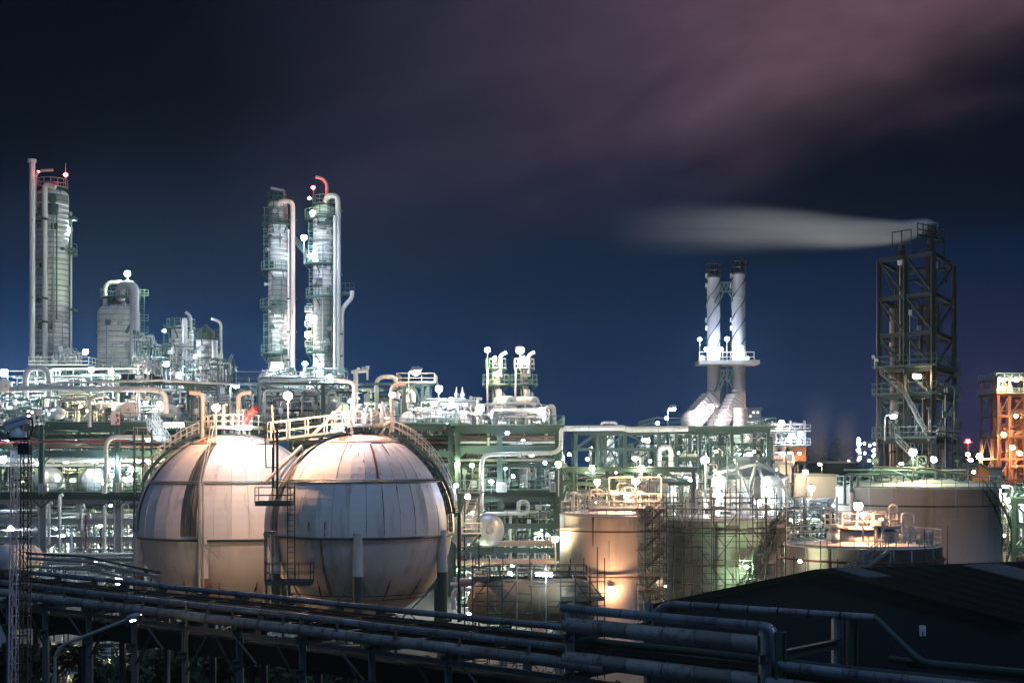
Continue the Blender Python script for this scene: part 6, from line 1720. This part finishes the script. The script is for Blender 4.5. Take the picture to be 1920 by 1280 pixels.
# ------------------------------------------------------------------ lamps
K = 1.35
LAMPS = [
 ('flood', 129, 432, 205.5, COOL, 2000, 'white flood lamp halfway up the tallest left column', None, .55),
 ('flood', 123, 328, 205, REDL, 500, 'red warning light on top of the tallest left column', None, .35),
 ('flood', 72, 322, 200, REDL, 60, 'small red glow lamp at the vent pipe of the tallest left column', None, .2),
 ('post', 239, 513, 198, GRN, 3000, 'greenish star bright lamp above the short wide column', 556, .55),
 ('flood', 587, 352, 214, REDL, 500, 'red warning light on top of the tall column pair', None, .35),
 ('post', 570, 446, 204, ICE, 4500, 'bluish lamp beside the bridge between the tall columns', 495, .42),
 ('flood', 584, 480, 214.2, COOL, 1800, 'white flood lamp where the bridge meets the right tall column', None, .55),
 ('flood', 580, 372, 210, GRN, 900, 'greenish lamp at the head of the right tall column', None, .25),
 ('flood', 580, 596, 214, PINK, 1100, 'upper of two lamps on the left of the right tall column', None, .6),
 ('flood', 577, 629, 214, WARM, 700, 'lower of two lamps on the left of the right tall column', None, .45),
 ('flood', 519, 692, 210.5, COOL, 12000, 'blinding white lamp at the foot of the left tall column', None, 1.1),
 ('post', 572, 682, 196, COOL, 8000, 'bluish white lamp on a post between the feet of the tall columns', 720, .42),
 ('flood', 617, 707, 206, COOL, 900, 'white lamp at the foot of the right tall column', None, .4),
 ('flood', 596, 690, 213, COOL, 900, 'white lamp low on the left side of the right tall column', None, .3),
 ('post', 540, 742, 111.4, (1, .56, .32), 8500, 'large orange lamp on a post above the catwalk', 826, .42),
 ('post', 405, 764, 124.6, SOD, 1500, 'large orange lamp on a post above the rear sphere', 830, .42),
 ('post', 299, 756, 160, SOD, 1200, 'orange lamp on a post by the upper deck stair', 820, .38),
 ('post', 659, 752, 112, ICE, 1100, 'bluish white lamp beside the left vent pipe of the front sphere', 820, .3),
 ('flood', 735, 741, 112.4, SOD, 600, 'orange lamp on the right vent pipe of the front sphere', None, .26),
 ('post', 714, 762, 158, COOL, 700, 'small white lamp between the vent pipes of the front sphere', 800, .26),
 ('street', 780, 694, 166, WARM, 2500, 'yellowish street lamp head above the inverted U pipe', 790, .6, -14),
 ('post', 823, 729, 167, ICE, 1500, 'star bright bluish lamp above the white exchangers', 752, .5),
 ('flood', 900, 766, 164, PINK, 1500, 'blown out white lamp left of the small columns', None, .55),
 ('flood', 1015, 772, 164, PINK, 1500, 'blown out white lamp right of the small columns', None, .55),
 ('flood', 846, 750, 163, COOL, 900, 'white lamp over the exchanger pipework', None, .3),
 ('post', 914, 656, 174, GRN, 1200, 'greenish lamp on the left small column', 694, .42),
 ('post', 975, 657, 174, PINK, 1300, 'pinkish white lamp on the right small column', 694, .5),
 ('tube', 932, 700, 173, WARM, 500, 'tube lamp under the top platform of the left small column', None, .2),
 ('tube', 326, 797, 154, COOL, 800, 'bright white tube lamp beside the upper deck stair', None, .55),
 ('tube', 457, 801, 124, COOL, 800, 'bright white tube lamp above the rear sphere, under the red hose', None, .35),
 ('tube', 634, 810, 117, COOL, 700, 'bright white tube lamp at the catwalk rail', None, .3),
 ('flood', 6, 700, 176, COOL, 14000, 'white lamp at the left picture edge above the end drum', None, .55),
 ('street', 443, 722, 165, ICE, 1000, 'small bluish lamp on a gooseneck right of the dark squat vessel', 800, .35, -12),
 ('flood', 208, 697, 176, (1, .93, .76), 18000, 'white lamp low behind the short wide column', None, .3),
 ('flood', 160, 660, 180, COOL, 8000, 'white lamp by the platform tower of the leftmost column', None, .4),
 ('flood', 312, 683, 186, ICE, 3500, 'bluish lamp on the slim pale vessel', None, .38),
 ('flood', 308, 620, 190, COOL, 500, 'tiny white lamp at the head of the slim pale vessel', None, .25),
 ('flood', 5, 862, 165, ICE, 2000, 'bluish lamp at the left edge under the upper deck', None, .5),
 ('post', 124, 866, 180, (1, .95, .55), 2000, 'yellowish lamp above the two silver drums', 925, .42),
 ('post', 178, 868, 180, (1, .95, .55), 1700, 'second yellowish lamp, above the right silver drum', 925, .38),
 ('post', 205, 867, 165, COOL, 1000, 'white lamp next to the pale elbow pipe', 925, .32),
 ('post', 279, 866, 164, (.9, 1, .5), 1000, 'greenish yellow lamp by the access tower', 920, .32),
 ('flood', 70, 869, 166, (1, .9, .5), 600, 'small yellow lamp just right of the lattice mast', None, .26),
 ('flood', 278, 825, 160, PINK, 500, 'small pinkish lamp under the orange railing', None, .26),
 ('flood', 196, 905, 166, COOL, 1400, 'white lamp below the pale elbow pipe', None, .3),
 ('flood', 246, 880, 167, PINK, 1800, 'pinkish white lamp behind the access tower', None, .35),
 ('flood', 20, 990, 170, ICE, 1600, 'bluish lamp inside the concrete frame behind the mast', None, .3),
 ('flood', 118, 1005, 172, COOL, 1800, 'white lamp deep inside the concrete frame', None, .26),
 ('flood', 188, 985, 174, COOL, 1600, 'white lamp in the concrete frame near its right column', None, .26),
 ('flood', 258, 1010, 172, PINK, 1600, 'pinkish lamp behind the left edge of the rear sphere', None, .26),
 ('flood', 222, 1090, 138, COOL, 900, 'white lamp low behind the pipe runs', None, .45),
 ('flood', 60, 1075, 140, COOL, 700, 'white lamp low behind the pale round ended tank', None, .3),
 ('flood', 855, 910, 113, ICE, 260, 'bluish spark lamp on the sphere stair', None, .2),
 ('flood', 877, 931, 114, SOD, 420, 'orange lamp at the head of the lit stair tower', None, .25),
 ('flood', 886, 960, 113.6, WARM, 300, 'small warm lamp over the treads of the lit stair tower', None, .12),
 ('post', 885, 872, 162, (.85, 1, .5), 1200, 'greenish lamp over the yellow green drum', 915, .36),
 ('post', 857, 871, 163, (.85, 1, .5), 700, 'smaller greenish lamp left of the yellow green drum', 915, .26),
 ('post', 921, 902, 161, COOL, 900, 'white lamp on the lower deck inside the pipe loop', 925, .32),
 ('flood', 951, 812, 162, ICE, 500, 'tiny bluish lamp under the exchanger deck edge', None, .26),
 ('flood', 962, 893, 163, ICE, 600, 'tiny bluish lamp before the upright vessels', None, .22),
 ('flood', 1022, 868, 164, ICE, 700, 'tiny bluish lamp right of the upright vessels', None, .22),
 ('post', 1047, 870, 149, (.95, 1, .5), 2000, 'star bright yellow green lamp at the end of the main unit', 930, .42),
 ('flood', 1110, 878, 148, (.95, 1, .5), 800, 'yellowish lamp on the low roof beam, left one', None, .32),
 ('post', 1120, 903, 130, SOD, 1500, 'large orange lamp above the tall cream tank', 955, .42),
 ('post', 1192, 902, 124.6, (1, .62, .38), 1900, 'smaller orange lamp at the right of the tank top pipework', 950, .36),
 ('post', 1203, 877, 149, (1, .9, .5), 1000, 'yellowish lamp on the low roof beam, right one', 905, .36),
 ('street', 1191, 856, 160, WARM, 1100, 'warm street lamp under the pipe bridge', 880, .42, 10),
 ('flood', 1214, 826, 190, COOL, 1200, 'right one of two white lamps under the pipe bridge', None, .36),
 ('flood', 1207, 826, 190, COOL, 1200, 'left one of two white lamps under the pipe bridge', None, .36),
 ('post', 1322, 862, 154, (1, .92, .72), 4200, 'star bright cream lamp before the braced frame of the stacks', 955, .5),
 ('street', 1261, 764, 200, PINK, 1500, 'pinkish street lamp at the left end of the stack deck', 800, .5, -9),
 ('flood', 1250, 784, 200, ICE, 500, 'small bluish lamp on the pole of the stack deck street lamp', None, .28),
 ('flood', 1233, 793, 200, ICE, 500, 'small bluish lamp at the far left of the stack deck', None, .28),
 ('post', 1312, 636, 211, ICE, 1800, 'bluish lamp on a post left of the twin stacks', 678, .42),
 ('post', 1363, 635, 211, ICE, 1800, 'bluish lamp on a post between the twin stacks', 678, .42),
 ('flood', 1325, 655, 213.2, COOL, 1500, 'white flood lamp on the platform left of the left stack', None, .4),
 ('flood', 1352, 655, 213.2, COOL, 1500, 'white flood lamp on the platform between the stacks', None, .35),
 ('flood', 1387, 652, 212.7, COOL, 2600, 'white flood lamp on the platform in front of the right stack', None, .45),
 ('flood', 1333, 762, 209, PINK, 4500, 'pinkish white lamp lighting the left flue duct', None, .4),
 ('flood', 1352, 780, 208, PINK, 2500, 'pinkish white lamp between the two flue ducts', None, .3),
 ('flood', 1386, 848, 196, COOL, 5000, 'white lamp lighting the cylinder below the right stack', None, .4),
 ('flood', 1346, 930, 152, COOL, 3500, 'white lamp before the left blazing vessel', None, .5),
 ('flood', 1442, 925, 151, COOL, 5000, 'white lamp before the right blazing vessel', None, .5),
 ('post', 1421, 942, 143, ICE, 900, 'bluish lamp above the scaffolded tank roof', 970, .36),
 ('flood', 1296, 900, 170, PINK, 2200, 'pinkish lamp among the pipes under the stacks', None, .32),
 ('flood', 1270, 850, 180, COOL, 1800, 'white lamp high among the pipes under the stacks', None, .3),
 ('flood', 1240, 930, 158, WARM, 1200, 'warm lamp behind the tank top pipework, farther right', None, .3),
 ('post', 1521, 915, 168, (1, .95, .82), 2600, 'star bright white lamp above the long low rack', 955, .5),
 ('post', 1510, 885, 200, WARM, 1500, 'warm lamp in front of the blue grey block', 905, .45),
 ('street', 1537, 868, 240, WARM, 900, 'warm lamp at the left end of the dark shed', 890, .4, 4),
 ('flood', 1592, 866, 264, SOD, 2500, 'orange lamp glowing through the steam', None, .3),
 ('flood', 1500, 950, 165, ICE, 1800, 'bluish lamp inside the long low rack, left', None, .3),
 ('flood', 1560, 950, 165, ICE, 1800, 'bluish lamp inside the long low rack, right', None, .3),
 ('flood', 1466, 794, 236, PINK, 1500, 'pinkish lamp at the head of the small unit', None, .6),
 ('flood', 1484, 818, 236, ICE, 1400, 'bluish white lamp in the middle of the small unit', None, .55),
 ('flood', 1501, 814, 236, ICE, 1200, 'bluish white lamp at the right corner of the small unit', None, .5),
 ('flood', 1429, 852, 236, SOD, 1500, 'orange lamp lighting the wall right of the right stack', None, .25),
 ('flood', 1499, 850, 233, SOD, 1500, 'orange lamp lighting the cladding of the small unit', None, .25),
 ('flood', 1455, 882, 212, WARM, 1800, 'warm lamp lighting the white wall', None, .25),
 ('post', 1609, 948, 118, (1, .6, .38), 2300, 'large orange lamp on a post above the low cream tank', 1010, .4),
 ('post', 1618, 964, 102.8, SOD, 2000, 'smaller orange lamp beside the large one above the low cream tank', 1015, .27),
 ('post', 1712, 847, 141, (.95, 1, .6), 1500, 'star bright yellow green lamp above the largest tank', 905, .42),
 ('street', 1675, 777, 186, COOL, 2600, 'white lamp on an arm inside the dark stack tower', 826, .55, -16),
 ('flood', 1716, 706, 187, WARM, 900, 'left lamp of the warm pair high in the dark tower', None, .38),
 ('flood', 1723, 706, 187, WARM, 900, 'right lamp of the warm pair high in the dark tower', None, .38),
 ('flood', 1751, 862, 184, PINK, 1500, 'pinkish white lamp at the foot of the dark tower', None, .45),
 ('flood', 1748, 790, 190, PINK, 1500, 'lamp behind the near leg of the dark tower', None, .3),
 ('flood', 1697, 720, 192, WARM, 900, 'warm lamp on the brown flare stack of the dark tower', None, .25),
 ('flood', 1690, 870, 184, WARM, 1500, 'warm lamp low at the left leg of the dark tower', None, .3),
 ('post', 1888, 938, 147, (.95, 1, .6), 2600, 'star bright yellow green lamp right of the largest tank', 1040, .45),
 ('street', 1885, 909, 155, COOL, 700, 'white lamp head tilted beside the largest tank', 960, .38, 14),
 ('flood', 1876, 712, 328, GRN, 2500, 'greenish lamp on top of the orange tower', None, .6),
 ('flood', 1906, 712, 328, GRN, 2500, 'pale green lamp at the top right of the orange tower', None, .6),
 ('flood', 1882, 728, 327, SODR, 1900, 'orange lamp by the drum of the orange tower', None, .5),
 ('flood', 1882, 815, 327, SODR, 1900, 'orange lamp halfway down the orange tower', None, .7),
 ('flood', 1898, 839, 327, SODR, 1900, 'orange lamp right of the tower middle', None, .7),
 ('flood', 1912, 850, 327, SODR, 1900, 'orange lamp low on the orange tower', None, .7),
 ('flood', 1905, 780, 327, SODR, 1900, 'orange lamp in the upper bay of the orange tower', None, .5),
 ('flood', 1815, 827, 399, REDL, 900, 'red light on the distant mast', None, .8),
 ('flood', 1815, 852, 395, WARM, 900, 'warm lamp below the red mast light', None, .7),
 ('post', 1820, 862, 370, SOD, 2500, 'orange lamp left of the lamp cluster behind the largest tank', 900, .8),
 ('post', 1836, 855, 340, SOD, 3500, 'orange lamp cluster behind the gabled house', 900, .9),
 ('flood', 1826, 885, 255, SOD, 1800, 'orange lamp lighting the gabled house', None, .3),
 ('flood', 1146, 1104, 122.5, SOD, 750, 'orange lamp glowing at the foot of the tall cream tank', None, .25),
 ('post', 1041, 1010, 126, WARM, 650, 'warm lamp at the stair of the tall cream tank', 1060, .3),
 ('tube', 1020, 1076, 94.5, COOL, 160, 'white tube lamp above the tan drum', None, .3),
 ('flood', 1500, 1052, 100.7, (.95, 1, .6), 200, 'yellowish lamp on the front of the low cream tank', None, .14),
 ('flood', 1400, 1062, 125, (.6, 1, .55), 900, 'green lamp behind the scaffold tubes', None, .14),
 ('flood', 1248, 1100, 126, WARM, 60, 'warm lamp low behind the narrow scaffold tower', None, .14),
 ('post', 405, 1127, 111, SOD, 900, 'orange lamp low below the rear sphere', 1200, .25),
 ('post', 128, 1250, 100, (1, 1, .6), 650, 'yellow green lamp at ground level left of the street lamp head', 1285, .2),
 ('post', 205, 1252, 100, (1, 1, .6), 650, 'yellow green lamp at ground level below the street lamp head', 1285, .2),
 ('post', 275, 1250, 101, WARM, 350, 'greenish lamp at ground level by the pale post', 1285, .2),
 ('post', 520, 1255, 105, WARM, 150, 'warm lamp at ground level under the front sphere', 1280, .2),
 ('post', 880, 1150, 128, COOL, 600, 'white lamp at ground level right of the front sphere', 1190, .25),
 ('post', 960, 1060, 150, COOL, 1200, 'white lamp behind the pinkish pipes', 1130, .25),
 ('flood', 940, 985, 165, GRN, 900, 'greenish lamp in the lower frame right of the front sphere', None, .25),
 ('flood', 1010, 1000, 166, GRN, 900, 'greenish lamp in the lower frame near the tall cream tank', None, .25),
]
for l in LAMPS:
    kind, x, y, D, c, W, lab = l[:7]
    lamp(kind, x, y, D, c, W * K, lab, *(l[7:]))

rnd = random.Random(66)  # extra lamps at random spots, added to brighten the dark pipework
for (x0, x1, y0, y1, D0, D1, n) in [(-5, 240, 818, 920, 168, 190, 9), (230, 300, 818, 925, 168, 190, 4), (-5, 260, 945, 1085, 168, 192, 13), (480, 845, 735, 850, 170, 190, 9), (855, 1050, 818, 1040, 166, 188, 14), (640, 900, 745, 795, 168, 180, 6), (1060, 1300, 830, 950, 155, 200, 13), (1300, 1460, 820, 955, 170, 200, 9), (1470, 1600, 940, 1040, 160, 178, 9), (1872, 1920, 915, 1030, 154, 168, 6), (20, 340, 720, 795, 166, 182, 8), (845, 1030, 1050, 1120, 126, 150, 5)]:
    for i in range(n):
        c = rnd.choice((COOL, COOL, ICE, GRN, (.95, 1, .6), WARM)); x, y, D = rnd.uniform(x0, x1), rnd.uniform(y0, y1), rnd.uniform(D0, D1)
        t = lamp('flood', x, y, D, c, rnd.choice((500, 1000, 1800)), 'small bulkhead lamp among the pipes deep inside the plant', None, rnd.uniform(.14, .26), 0, 'small bulkhead lamps deep inside the plant')
# ------------------------------------------------------------------ night air
b = MB().span((-1500, -70, -1), (1500, 1600, 84))
m = bpy.data.materials.new('haze'); m.use_nodes = True; tt = m.node_tree; tt.nodes.clear(); q = NG(tt)
v = q.n('ShaderNodeVolumePrincipled'); o_ = q.n('ShaderNodeOutputMaterial'); tt.links.new(v.outputs[0], o_.inputs['Volume'])
v.inputs['Color'].default_value = (.6, .85, 1, 1); v.inputs['Anisotropy'].default_value = .8; v.inputs['Density'].default_value = .00010
tag(b.build('haze', m, loc=(0, 0, 0)), 'faint night haze over the whole plant', 'haze', kind='stuff')
